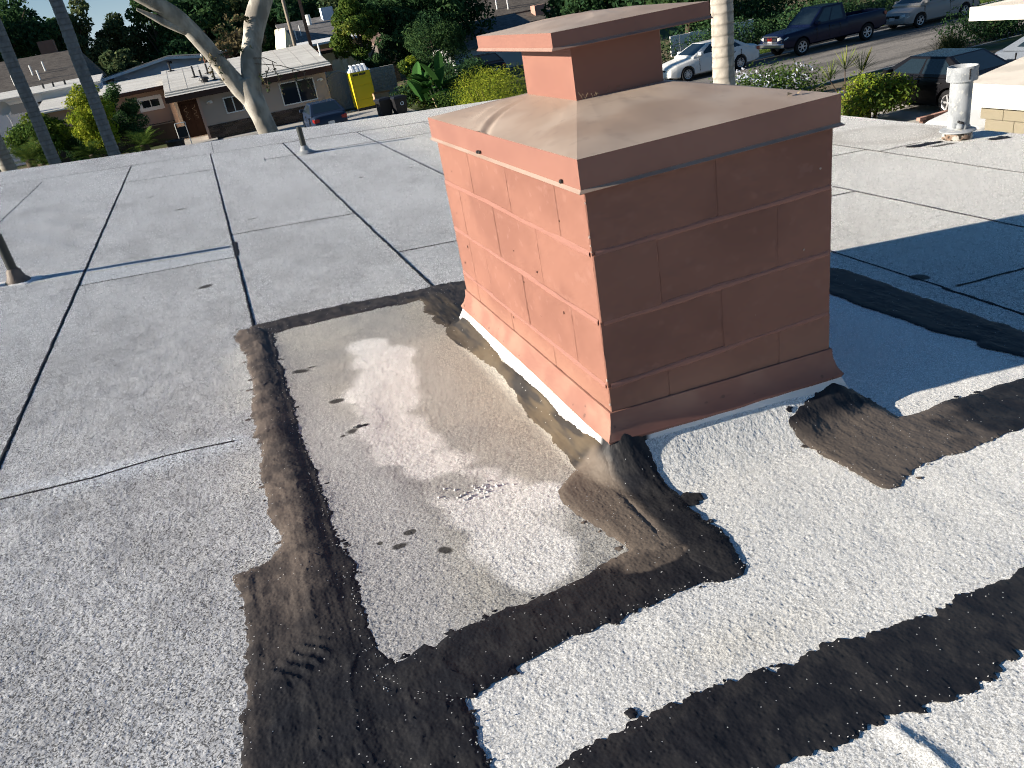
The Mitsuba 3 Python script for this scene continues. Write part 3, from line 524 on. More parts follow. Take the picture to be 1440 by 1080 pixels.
# grass stalks and a scrap of leaf lying on the cap
st = []
for i in range(9):
    a = rng.uniform(0, 6.28); l = rng.uniform(.012, .035); x, y = .30+rng.normal(0, .03), .50+rng.normal(0, .008); z = 4.632
    st.append(tube([(x, y, z), (x+l*.3*math.cos(a), y+l*.2*math.sin(a), z+l*.5), (x+l*.6*math.cos(a), y+l*.3*math.sin(a), z+l*rng.uniform(.1, .9))], .0005, 4))
k = obj('dry_grass', cat_(st), 'dry_stalk'); labels[k] = {'label': 'few dry grass stalks caught at the foot of the chimney flue box', 'category': 'dry grass'}
lf = [tm([(.70, .06, 4.575), (.715, .055, 4.579), (.725, .068, 4.576), (.712, .074, 4.582)], [[0, 1, 2], [0, 2, 3]]), tm([(.728, .05, 4.574), (.742, .052, 4.582), (.735, .062, 4.576)], [[0, 1, 2]])]
lf = [m.apply_translation((0, 0, .002)) for m in lf]
k = obj('dead_leaf', cat_(lf), 'dry_stalk'); labels[k] = {'label': 'pale dead leaf lying near the street end of the chimney cap', 'category': 'leaf'}

# ------------------------------------------------------------------ pipes through the roof
def pipe_vent(x, y, h, r, lab, base, cone_mat):
    z = float(zroof(x, y))
    t = thing('vent_pipe', lab, 'vent pipe')
    obj('pipe', lathe([(r, -.02), (r, h-.003), (r-.002, h), (r-.006, h), (r-.006, h-.12), (.001, h-.12)], (x, y, z), 20), 'black_plastic', t, 40)
    obj('collar', lathe(base, (x, y, z), 24), cone_mat, t, 40)
    return t, z
t, z = pipe_vent(-2.371, 4.152, .335, .031, 'dark plastic vent pipe with a blackened collar at the left edge of the roof', [(.085, .0), (.075, .02), (.06, .035), (.05, .06), (.045, .085), (.034, .10), (.030, .10)], 'mastic')
obj('flange', mastic(blob(-2.375, 4.15, .13, .09, 5), .006, .015, 31, .01, swirl=.4), 'white_coating', t, True)
pipe_vent(-3.75, 4.23, .33, .031, 'dark plastic vent pipe left of the other, outside the picture', [(.08, .0), (.06, .04), (.034, .09), (.030, .09)], 'mastic')
t, z = pipe_vent(.136, 8.368, .32, .034, 'dark plastic vent pipe with a pale metal cone near the far edge of the roof', [(.12, .006), (.115, .015), (.06, .045), (.045, .09), (.036, .10), (.033, .10)], 'galvanised_pale')
vx, vy = 4.80, 3.11; vz = float(zroof(vx, vy))
V = thing('flue_vent', 'weathered white metal flue vent with a round cap at the street edge of the roof', 'vent')
obj('pipe', lathe([(.082, .0), (.082, .50), (.078, .50), (.078, .05)], (vx, vy, vz), 28), 'galvanised_pale', V, 40)
CP = V+'__cap'; scene[CP] = mikit.ply(lathe([(.080, .455), (.112, .460), (.114, .468), (.112, .565), (.108, .570), (.102, .568), (.097, .535), (.020, .53), (.0005, .53)], (vx, vy, vz), 28), 'galvanised_pale', smooth=40)
obj('strap', box(vx-.045, vx-.036, vy-.110, vy-.095, vz+.475, vz+.555, .001), 'dark_metal', CP)
for zz in (.50, .52, .55): obj('strap_tab', box(vx-.036, vx-.024, vy-.109, vy-.095, vz+zz, vz+zz+.006), 'dark_metal', CP)
obj('storm_collar', lathe([(.074, .095), (.135, .075), (.137, .068), (.132, .064), (.074, .082)], (vx, vy, vz), 28), 'galvanised_pale', V, 40)
obj('base', lathe([(.118, -.02), (.112, .03), (.108, .062), (.10, .066), (.07, .068)], (vx, vy, vz), 28), 'rusty_paint', V, 40)
obj('sealant', cat_([trimesh.creation.icosphere(2, s).apply_translation((vx+a, vy+b, vz+c)) for a, b, c, s in ((-.05, -.06, .115, .028), (-.015, -.075, .105, .022), (.03, -.07, .10, .02), (-.068, -.03, .12, .022))]), 'galvanised_pale', V, True)
obj('sealant', cat_([trimesh.creation.icosphere(2, s).apply_translation((vx+a, vy+b, vz+c)) for a, b, c, s in ((-.048, -.066, .142, .014), (-.035, -.072, .136, .012), (-.06, -.056, .152, .010))]), 'mastic', V, True)

# ------------------------------------------------------------------ ground, street
struct('front_yard_ground', box(-120, 160, -80, 21.0, -.3, 0), 'yard_ground')
struct('parkway', box(-120, 160, 21.0, 22.85, -.3, .012), 'yard_ground')
struct('near_kerb', box(-120, 160, 22.85, 23.0, -.3, .02, .02), 'concrete')
struct('street', box(-120, 160, 23.0, 33.45, -.4, -.12), 'asphalt')
struct('far_gutter', box(-120, 160, 33.0, 33.45, -.119, -.112), 'concrete')
struct('far_kerb', box(-120, 160, 33.45, 33.6, -.3, .01, .02), 'concrete')
struct('verge', box(-120, 160, 33.6, 35.2, -.3, .0), 'lawn')
struct('far_pavement', box(-120, 160, 35.2, 36.5, -.3, .015), 'concrete')
struct('far_ground', box(-320, 420, 36.5, 420, -.3, 0), 'yard_ground')
struct('driveway', box(-2.4, 9.6, 36.5, 48.4, -.1, .02), 'concrete')
struct('driveway_right', box(14.0, 24.0, 10.5, 21.0, -.1, .012), 'concrete')
struct('lawn', box(-9.5, -3.2, 36.6, 46.5, -.1, .012), 'lawn')

# ------------------------------------------------------------------ buildings across the street
def window(par, x0, x1, z0, z1, y, n=2, fw=.06, glass='window_glass', frame='white_trim', sur=0):
    w = numbered(par+'__window')
    fr = [box(x0-sur, x1+sur, y-.05, y+.02, z1-fw, z1+sur), box(x0-sur, x1+sur, y-.05, y+.02, z0-sur, z0+fw), box(x0-sur, x0+fw, y-.049, y+.02, z0+fw, z1-fw), box(x1-fw, x1+sur, y-.049, y+.02, z0+fw, z1-fw)]
    for k in range(1, n): xm = x0+(x1-x0)*k/n; fr.append(box(xm-fw*.5, xm+fw*.5, y-.048, y+.02, z0+fw, z1-fw))
    scene[w] = mikit.ply(cat_(fr), frame)
    for k in range(n):
        a, b = x0+(x1-x0)*k/n, x0+(x1-x0)*(k+1)/n
        obj('pane', box(a+fw*.5, b-fw*.5, y-.025, y-.015, z0+fw, z1-fw), glass, w)
    return w
def slope_roof(x0, x1, ya, za, yb, zb, t=.14):
    return hull([(x, y, z-d) for x in (x0, x1) for (y, z) in ((ya, za), (yb, zb)) for d in (0, t)])
H = thing('bungalow', 'low bungalow with white roof, beige stucco front and stone wainscot behind the forked tree', 'house')
obj('wall', cat_([box(-.94, 6.35, 48.5, 55, 0, 2.55)]), 'stucco_beige', H)
obj('wall', cat_([box(-9.9, -2.45, 53.6, 58, 0, 3.05), box(-2.45, -.94, 51.2, 55, 0, 2.7), box(-2.6, -2.45, 51.2, 53.6, 0, 2.7)]), 'stucco_brown', H)
R1 = H+'__roof'; scene[R1] = mikit.ply(slope_roof(-2.6, 6.75, 47.85, 2.74, 55.5, 3.92, .10), 'roof_white')
for y, z in ((48.15, 2.80), (48.75, 2.90)): obj('ledge', box(-2.6, 6.75, y, y+.28, z-.12, z+.07, .02), 'roof_white', R1)
for i, x in enumerate(np.arange(-2.3, 6.6, .95)): obj('seam', slope_roof(x, x+.03, 49.1, 2.945, 55.4, 3.915, .01), 'roof_seam', R1)
obj('fascia', cat_([box(-2.6, 6.75, 47.80, 47.85, 2.42, 2.73), box(-2.65, -2.6, 47.80, 53.0, 2.45, 2.74)]), 'fascia_brown', H)
obj('soffit', box(-2.58, 6.7, 47.86, 48.5, 2.50, 2.56), 'fascia_brown', H)
obj('porch_ceiling', box(-2.44, -.95, 48.5, 51.2, 2.50, 2.56), 'fascia_brown', H)
R2 = numbered(H+'__roof'); scene[R2] = mikit.ply(slope_roof(-6.3, -2.35, 52.9, 3.22, 58.2, 3.72, .08), 'roof_white')
obj('fascia', box(-6.3, -2.35, 52.86, 52.9, 3.0, 3.2), 'fascia_brown', H)
R3 = numbered(H+'__roof'); scene[R3] = mikit.ply(slope_roof(-10.0, -6.3, 53.1, 3.0, 58.2, 3.55, .08), 'roof_white')
window(H, .32, 1.36, 1.24, 2.12, 48.5); window(H, 3.57, 5.6, 1.02, 2.27, 48.5)
window(H, -4.25, -3.15, 2.08, 2.58, 53.6, fw=.05, sur=.16)
D = H+'__door'; scene[D] = mikit.ply(box(-2.15, -1.05, 51.12, 51.19, .15, 2.2), 'door_wood')
for a in (-2.02, -1.52):
    obj('door_panel', box(a, a+.36, 51.09, 51.13, 1.05, 2.0, .01), 'door_wood', D); obj('door_panel', box(a, a+.36, 51.09, 51.13, .3, .9, .01), 'door_wood', D)
    obj('scroll', tube([(a+.18+.10*math.sin(k*.8), 51.08, 1.15+.04*k) for k in range(20)], .008, 5), 'pole_pale', D)
obj('door_frame', cat_([box(-2.34, -2.17, 51.0, 51.2, .1, 2.3), box(-2.3, -.95, 51.0, 51.2, .1, .16)]), 'trim_cream', H)
obj('corner_post', box(-1.06, -.92, 48.42, 48.56, 0, 2.5), 'trim_pink', H)
obj('porch', box(-2.6, -.6, 47.4, 51.2, 0, .12), 'concrete', H)
stn = []; r = np.random.default_rng(11)
for k in range(9):
    x = -.93
    while x < 6.3:
        w = r.uniform(.22, .6); x1 = min(x+w, 6.33); d = r.uniform(.015, .06); c = r.uniform(.5, 1.4)*np.array((.085, .062, .048))*np.array((1, r.uniform(.9, 1.05), r.uniform(.85, 1.05)))
        stn.append((box(x, x1-.012, 48.5-d, 48.52, .02+.088*k, .02+.088*k+.08), c)); x = x1
k = cobj('ledger_stone', stn, 'vertex_paint', H, label='dark stacked stone wainscot'); labels[k]['kind'] = 'stuff'
obj('planter_wall', box(-9.6, -2.7, 52.4, 53.5, 0, 1.15, .03), 'stone_dark', H)
for x in (-.42, 5.95):
    lp = H; obj('wall_lamp', cat_([tube([(x-.16, 48.42, 2.02), (x-.05, 48.36, 2.08), (x+.1, 48.36, 2.10), (x+.18, 48.42, 2.0)], .035, 6), trimesh.creation.icosphere(1, .07).apply_translation((x+.05, 48.40, 2.02))]), 'white_trim', H)
for i, (x, y, h) in enumerate(((-.75, 51.8, .62), (.05, 52.2, .55), (-.4, 50.6, .55), (.28, 50.0, .5), (-2.0, 55.0, .5))):
    z = 2.74+(y-47.85)*.154
    obj('roof_pipe', cat_([tube([(x, y, z-.05), (x, y, z+h)], .055, 8), lathe([(.22, -.02), (.2, .03), (.07, .05)], (x, y, z), 10)]), 'dark_metal', H)
obj('roof_vent', lathe([(.2, 0), (.2, .12), (.28, .14), (.26, .24), (.05, .3)], (-.3, 49.9, 3.06), 12), 'dark_metal', H)
# houses behind
G = thing('gabled_house', 'blue grey house with white gable trim behind the bungalow roof', 'house')
obj('wall', hull([(x, y, z) for y in (66, 74) for x, z in ((-6.2, 0), (-6.2, 3.95), (-2.2, 4.5), (.4, 4.15), (.4, 0))]), 'siding_blue', G)
RG = G+'__roof'; scene[RG] = mikit.ply(cat_([hull([(x, y, z+d) for y in (65.4, 74.5) for x, z in ((-6.9, 3.87), (-2.2, 4.52)) for d in (0, .14)]), hull([(x, y, z+d) for y in (65.4, 74.5) for x, z in ((-2.2, 4.522), (2.4, 3.92)) for d in (0, .14)])]), 'shingle_grey')
obj('gable_trim', cat_([hull([(x, y, z+d) for y in (65.33, 65.395) for x, z in ((-6.95, 3.78), (-2.2, 4.44)) for d in (0, .18)]), hull([(x, y, z+d) for y in (65.33, 65.395) for x, z in ((-2.195, 4.44), (2.4, 3.84)) for d in (0, .18)])]), 'white_trim', RG)
window(G, -2.3, -1.05, 3.28, 3.68, 66, fw=.07, sur=.10); obj('gable_vent', box(-2.3, -1.95, 65.95, 66.02, 4.12, 4.3), 'dark_metal', G)
obj('lean_to', slope_roof(-7.6, -5.2, 64.5, 3.35, 67, 3.95), 'siding_pale', G); window(G, -4.9, -4.3, 3.3, 3.48, 65.98, 1, .04)
CH = thing('painted_chimney', 'squat red brown chimney behind the bungalow roof and the forked tree', 'chimney')
obj('shaft', box(.15, 1.75, 57.2, 58.4, 0, 4.3), 'chimney_red', CH); obj('cap', box(.05, 1.85, 57.1, 58.5, 4.3, 4.45, .02), 'roof_white', CH)
W = thing('yellow_gabled_house', 'pale yellow gabled house with grey roof and white eaves behind the two leaning poles', 'house')
obj('wall', hull([(x, y, z) for y in (75, 84) for x, z in ((7.4, 0), (7.4, 3.6), (7.75, 5.1), (8.3, 3.5), (8.3, 0))]), 'stucco_yellow', W)
obj('wall', box(8.3, 16, 77, 84, 0, 3.3), 'stucco_yellow', W)
RW = W+'__roof'; scene[RW] = mikit.ply(slope_roof(7.7, 17, 74.6, 3.65, 82, 5.5), 'shingle_grey')
obj('eave', hull([(x, y, z) for x in (8.0, 17) for y, z in ((73.6, 3.30), (74.58, 3.62), (73.6, 3.46), (74.58, 3.74))]), 'white_trim', RW)
for x, y, h, w in ((9.2, 77, .8, .05), (10.0, 78.5, .9, .05), (8.6, 76, .8, .05), (10.6, 80, .8, .22)): obj('roof_pipe', tube([(x, y, 3.6+(y-74.6)*.25), (x, y, 3.7+(y-74.6)*.25+h)], w, 8), 'white_trim', W)
obj('chimney_stack', box(12.0, 13.1, 80.4, 81.4, 4.4, 6.2), 'siding_blue', W)
window(W, 9.6, 10.6, 2.2, 3.0, 77, 2); window(W, 12, 13, 2.2, 3.0, 77, 2)
TR = thing('brown_roofed_house', 'house with wide grey brown roof and small pipes at far left behind palms', 'house')
obj('wall', box(-22, -7.6, 62.5, 76, 0, 4.1), 'siding_pale', TR)
RT = TR+'__roof'; scene[RT] = mikit.ply(hull([(-22.5, 61.6, 4.05), (-7.4, 61.6, 4.10), (-8.4, 72, 6.3), (-22.5, 72, 6.3), (-22.5, 61.6, 3.9), (-7.4, 61.6, 3.95), (-7.4, 77, 4.0), (-22.5, 77, 4.0)]), 'shingle_brown')
for x, y in ((-11.2, 66), (-10.4, 66.5), (-12.2, 64), (-10.6, 64.2)): obj('roof_pipe', tube([(x, y, 4.1+(y-61.6)*.21), (x, y, 4.75+(y-61.6)*.21)], .06, 8), 'white_trim', TR)
obj('chimney_stack', box(-11.0, -9.9, 72, 73, 5.6, 7.2), 'brick_dark', TR)
WG = thing('white_garage', 'long white flat roofed garage at far left beside the bungalow', 'garage')
obj('wall', box(-20, -6.6, 58.4, 61.4, 0, 3.95), 'siding_white', WG)
RWG = WG+'__roof'; scene[RWG] = mikit.ply(slope_roof(-20.3, -6.4, 58.0, 4.0, 61.5, 4.35, .12), 'roof_white')
for x in (-9.9, -9.3, -8.6): obj('roof_pipe', tube([(x, 59.5, 4.1), (x, 59.5, 4.45)], .06, 8), 'dark_metal', WG)
obj('wall_vent', box(-10.4, -10.05, 58.32, 58.4, 3.36, 3.46), 'dark_metal', WG)
window(WG, -12.2, -10.75, 2.9, 3.72, 58.4, 1, .13, glass='window_screen')
SD = thing('satellite_dish', 'grey satellite dish at the left edge in front of the white garage', 'satellite dish')
obj('dish', lathe([(.001, .0), (.18, .02), (.32, .07), (.40, .13), (.395, .15), (.3, .09), (.001, .03)], (0, 0, 0), 18).apply_transform(trimesh.transformations.rotation_matrix(1.9, [1, .4, 0])).apply_translation((-11.6, 54.0, 3.62)), 'galvanised', SD, True)
obj('mast', tube([(-11.6, 54.1, 3.55), (-11.5, 54.3, 2.9), (-11.5, 54.3, 0)], .03, 6), 'galvanised', SD)
SH = thing('dark_roofed_house', 'house with a dark brown shingle roof and pipes above the chimney hood', 'house')
obj('wall', box(22, 40, 63, 74, 0, 2.4), 'brick_dark', SH)
RS = SH+'__roof'; scene[RS] = mikit.ply(hull([(21.3, 62.2, 2.35), (41, 62.2, 2.35), (21.3, 62.2, 2.2), (41, 62.2, 2.2), (22, 70, 4.6), (40, 70, 4.6), (21.3, 75, 2.35), (41, 75, 2.35)]), 'shingle_brown')
for x, y, h in ((24.2, 66.5, .9), (25.0, 66, .6)): obj('roof_pipe', tube([(x, y, 2.3+(y-62.2)*.285), (x, y, 2.5+(y-62.2)*.285+h)], .06, 8), 'white_trim', SH)
obj('roof_ridge_step', box(21.6, 40.6, 64.5, 64.62, 2.9, 3.12), 'shingle_brown', RS)
obj('chimney_stack', box(26.2, 27.1, 63.2, 64.1, 2.3, 3.4), 'brick_pink', SH)
SB = thing('shed', 'small brown roof showing between the leafy tree and the big dark tree', 'shed')
obj('wall', box(12.6, 13.9, 62, 66, 0, 2.9), 'shingle_brown', SB); obj('roof', slope_roof(12.3, 14.2, 61.6, 2.95, 66.4, 3.75), 'shingle_pink', SB)
WW = thing('white_house', 'pale house wall in shade beside the big dark tree and yellow green shrub', 'house')
obj('wall', box(16.2, 23, 54.5, 60, 0, 1.75), 'siding_pale', WW); obj('roof', slope_roof(15.9, 23.3, 54.2, 1.8, 60.3, 3.2), 'shingle_grey', WW)

# yard things in front of the bungalow
GT = thing('gate', 'arched grey board gate between the bungalow and the yellow toilet', 'gate')
for i in range(8):
    x = 6.50+i*.155; zt = 2.0+.24*math.sin(math.pi*(i+.5)/8); obj('board', box(x, x+.148, 49.0, 49.04, .08, zt, .006), 'gate_grey', GT)
arch = [(6.48+1.26*t, 48.97, 2.02+.25*math.sin(math.pi*t)) for t in np.linspace(0, 1, 14)]
obj('frame', cat_([tube(arch, .05, 6), box(6.44, 6.54, 48.93, 49.0, 0, 2.04), box(7.68, 7.78, 48.93, 49.0, 0, 2.04), box(6.5, 7.72, 48.95, 48.99, .72, .80)]), 'gate_grey', GT)
WF = thing('wooden_fence', 'pale new timber fence boards standing behind the grey gate', 'fence')
for i, (x, w, h) in enumerate(((6.98, .16, 2.86), (7.22, .50, 2.84), (7.86, .30, 2.78))): obj('board', box(x, x+w, 50.6, 50.65, 0, h), 'wood_pale', WF)
PP = thing('pole', 'thin white post standing beside the timber fence boards', 'post'); obj('shaft', tube([(6.75, 51, 0), (6.72, 51, 3.9)], .05, 8), 'white_trim', PP)
PG = thing('pergola', 'dark flat patio cover behind the bungalow roof', 'pergola'); obj('roof', box(6.2, 8.6, 56, 60, 3.1, 3.3), 'fascia_brown', PG); obj('post', box(8.4, 8.55, 56.1, 56.25, 0, 3.1), 'fascia_brown', PG)
P = thing('portable_toilet', 'yellow portable toilet with white ribbed roof standing beside the grey gate', 'portable toilet')
x0, x1, y0, y1 = 7.52, 8.70, 47.0, 48.2
obj('base', box(x0-.03, x1+.03, y0-.03, y1+.03, .02, .17, .02), 'dark_metal', P)
obj('body', box(x0, x1, y0, y1, .15, 2.14, .02), 'yellow_plastic', P)
for z0, z1 in ((.22, .62), (.66, 1.38), (1.42, 1.84)): obj('door_panel', box(x0+.10, x1-.08, y0-.022, y0+.01, z0, z1, .014), 'yellow_plastic', P)
for k in range(3): obj('side_rib', box(x0-.02, x0+.01, y0+.15+.35*k, y0+.38+.35*k, .3, 1.9, .012), 'yellow_plastic', P)
obj('corner_trim', box(x0-.03, x0+.06, y0-.03, y0+.06, .15, 2.14, .012), 'yellow_plastic', P)
rf_ = hull([(x0-.03, y0-.03, 2.14), (x1+.03, y0-.03, 2.14), (x1+.03, y1+.03, 2.14), (x0-.03, y1+.03, 2.14), (x0+.2, y0+.35, 2.42), (x1-.2, y0+.35, 2.42), (x1-.2, y1-.3, 2.42), (x0+.2, y1-.3, 2.42)])
RP = P+'__roof'; scene[RP] = mikit.ply(rf_, 'white_plastic')
for k in range(4): xx = x0+.22+.25*k; obj('rib', hull([(xx-.07, y0-.03, 2.16), (xx+.07, y0-.03, 2.16), (xx-.03, y0+.34, 2.5), (xx+.05, y0+.34, 2.5), (xx-.05, y1-.25, 2.5), (xx+.05, y1-.25, 2.5), (xx, y1, 2.15), (xx, y0, 2.12)]), 'white_plastic', RP)
for i, (a, b) in enumerate(((.13, .20), (.225, .27), (.29, .36), (.38, .44), (.52, .58), (.60, .66), (.68, .72), (.74, .80), (.82, .88))): obj('sign_mark', box(x0+a, x0+b, y0-.028, y0-.018, 1.93, 2.04), 'dark_metal', P)
def bin_(x, y, lab, a):
    t = thing('rubbish_bin', lab, 'rubbish bin', None)
    q = hull([(x+sx*w, y+sy*d, z) for sx in (-1, 1) for sy in (-1, 1) for w, d, z in ((.25, .30, .08), (.34, .40, .95))]); obj('body', rotz(q, a, (x, y, 0)), 'bin_black', t)
    q = hull([(x+sx*w, y+sy*d, z) for sx in (-1, 1) for sy in (-1, 1) for w, d, z in ((.37, .44, .95), (.37, .44, 1.0), (.28, .34, 1.08))]); obj('lid', rotz(q, a, (x, y, 0)), 'bin_black', t)
    for s in (-1, 1): obj('wheel', rotz(trimesh.creation.cylinder(.12, .06).apply_transform(trimesh.transformations.rotation_matrix(math.pi/2, [0, 1, 0])).apply_translation((x+s*.26, y+.36, .12)), a, (x, y, 0)), 'rubber', t)
    return t
t = bin_(8.42, 40.0, 'black wheeled bin with a round white emblem, right of the pair beside the toilet', .1)
obj('emblem', trimesh.creation.annulus(.055, .10, .012).apply_transform(trimesh.transformations.rotation_matrix(math.pi/2-.1, [1, 0, 0])).apply_translation((8.50, 39.622, .72)), 'white_trim', t)
bin_(7.75, 40.5, 'black wheeled bin without emblem, left of the pair beside the toilet', .1)
t = thing('cardboard_box', 'flattened brown cardboard box lying behind the black bins', 'box'); obj('side', box(7.55, 8.35, 41.5, 41.9, .9, 1.25, .01), 'cardboard', t); obj('flap', hull([(7.5, 41.45, 1.25), (8.4, 41.45, 1.22), (8.4, 41.2, 1.32), (7.5, 41.2, 1.36), (7.5, 41.46, 1.24), (8.4, 41.46, 1.21)]), 'cardboard', t); obj('stand', box(7.6, 8.3, 41.55, 41.85, 0, .9), 'cardboard', t)
CW = thing('block_wall', 'grey concrete block garden wall right of the yellow toilet', 'wall')
for c in range(10):
    for i in range(5):
        xa = 8.75+i*.41-(c % 2)*.2; obj('block', box(max(xa, 8.75), min(xa+.40, 10.6), 49.0, 49.2, c*.205, c*.205+.198, .006), 'block_grey', CW)
def twin(name, lab, x, y, s, h, m): 
    t = thing(name, lab, 'planter')
    return t
MB = thing('porch_chair', 'small dark chair with a pale frame standing by the entry of the bungalow', 'chair')
obj('seat', box(-2.55, -2.05, 47.0, 47.5, .55, .6), 'dark_metal', MB); obj('back', box(-2.55, -2.05, 47.48, 47.52, .6, 1.15), 'dark_metal', MB)
for k in ((-2.58, 46.98), (-2.02, 46.98), (-2.58, 47.55), (-2.02, 47.55)): obj('leg', tube([(k[0], k[1], 0), (k[0], k[1], .58 if k[1] < 47.2 else 1.35)], .025, 6), 'white_trim', MB)
obj('rail', tube([(-2.58, 47.55, 1.35), (-2.02, 47.55, 1.35)], .025, 6), 'white_trim', MB)
BK = thing('garden_tub', 'dark round tub standing on the lawn in front of the bungalow entry', 'tub'); obj('tub', lathe([(.001, 0), (.38, 0), (.45, .8), (.40, .8), (.36, .6), (.001, .6)], (-2.7, 44.0, 0), 18), 'bin_black', BK, 40); obj('rim', lathe([(.45, .78), (.49, .8), (.48, .86), (.41, .86), (.40, .8)], (-2.7, 44.0, 0), 18), 'bin_black', BK, 40)
# poles
for nm, xa, lab, m in (('utility_pole', 6.19, 'left of the two thin poles above the yellow gabled house, pale and weathered', 'pole_pale'), ('utility_pole', 7.25, 'right of the two thin poles above the yellow gabled house, reddish brown', 'pole_brown')):
    t = thing(nm, lab, 'pole'); obj('shaft', tube([(xa, 58+.01*i, z) for i, z in enumerate(np.linspace(0, 10.5, 12))], np.linspace(.13, .10, 12), 10), m, t, True); obj('crossarm', box(xa-.9, xa+.9, 57.9, 58.1, 9.6, 9.75), m, t)

# ------------------------------------------------------------------ neighbour on the right
NB = thing('neighbour_garage', 'tan block garage with white fascia at the right edge of the picture', 'garage')
NR = NB+'__roof'; scene[NR] = mikit.ply(hull([(x, y, z-d) for x, y, z in ((10.4, 8.05, 2.47), (15.5, 9.4, 2.62), (15.5, -9, 2.62), (10.4, -9, 2.47)) for d in (0, .06)]), 'roof_cream')
obj('fascia', box(10.34, 10.40, -9, 8.08, 2.13, 2.45, .004), 'fascia_white', NR); obj('fascia_cap', box(10.33, 10.345, -9, 8.09, 2.40, 2.485), 'fascia_white', NR)
obj('fascia', hull([(10.4, 8.05, 2.44), (15.5, 9.4, 2.6), (10.4, 8.05, 2.12), (15.5, 9.4, 2.28), (10.4, 8.10, 2.44), (15.5, 9.45, 2.6), (10.4, 8.10, 2.12), (15.5, 9.45, 2.28)]), 'fascia_white', NR)
obj('wall_core', box(10.66, 15, -8.6, 7.8, 0, 2.1), 'block_tan', NB)
for c in range(10):
    for i in range(14):
        yb = 7.85-i*.41-(c % 2)*.2; ya = yb-.403; yb = min(yb, 7.85)
        obj('block', box(10.6, 10.68, ya, yb, 2.1-(c+1)*.205, 2.1-c*.205-.007, .005), 'block_tan', NB)
CN = thing('carport', 'white edged flat carport canopy at the top right corner', 'carport')
obj('roof', box(15.05, 21, -6, 12.1, 2.78, 2.98), 'roof_cream', CN); obj('fascia', box(15.0, 15.05, -6, 12.12, 2.72, 3.0, .004), 'fascia_white', CN)
for x, y in ((20.7, 6.0), (15.3, 6.0), (15.3, -1)): obj('post', box(x-.06, x+.06, y-.06, y+.06, 0, 2.78), 'fascia_white', CN)
LW = thing('brick_kerb_wall', 'low pink brick edging wall below the dark car', 'wall')
for c in range(3):
    for i in range(9): obj('brick', box(16.2+i*.235+(c % 2)*.1, 16.2+i*.235+.225+(c % 2)*.1, 14.4, 14.52, c*.09, c*.09+.083, .006), ('brick_pink', 'brick_dark', 'brick_pink')[(i*2+c) % 3], LW)
FW = thing('white_fence', 'low white fence behind the clipped hedge, left of the pickup', 'fence')
for i in range(9): obj('board', box(24.2+i*.62, 24.2+i*.62+.58, 39.6, 39.66, .1, 1.15-.02*(i % 2)), 'white_trim', FW)

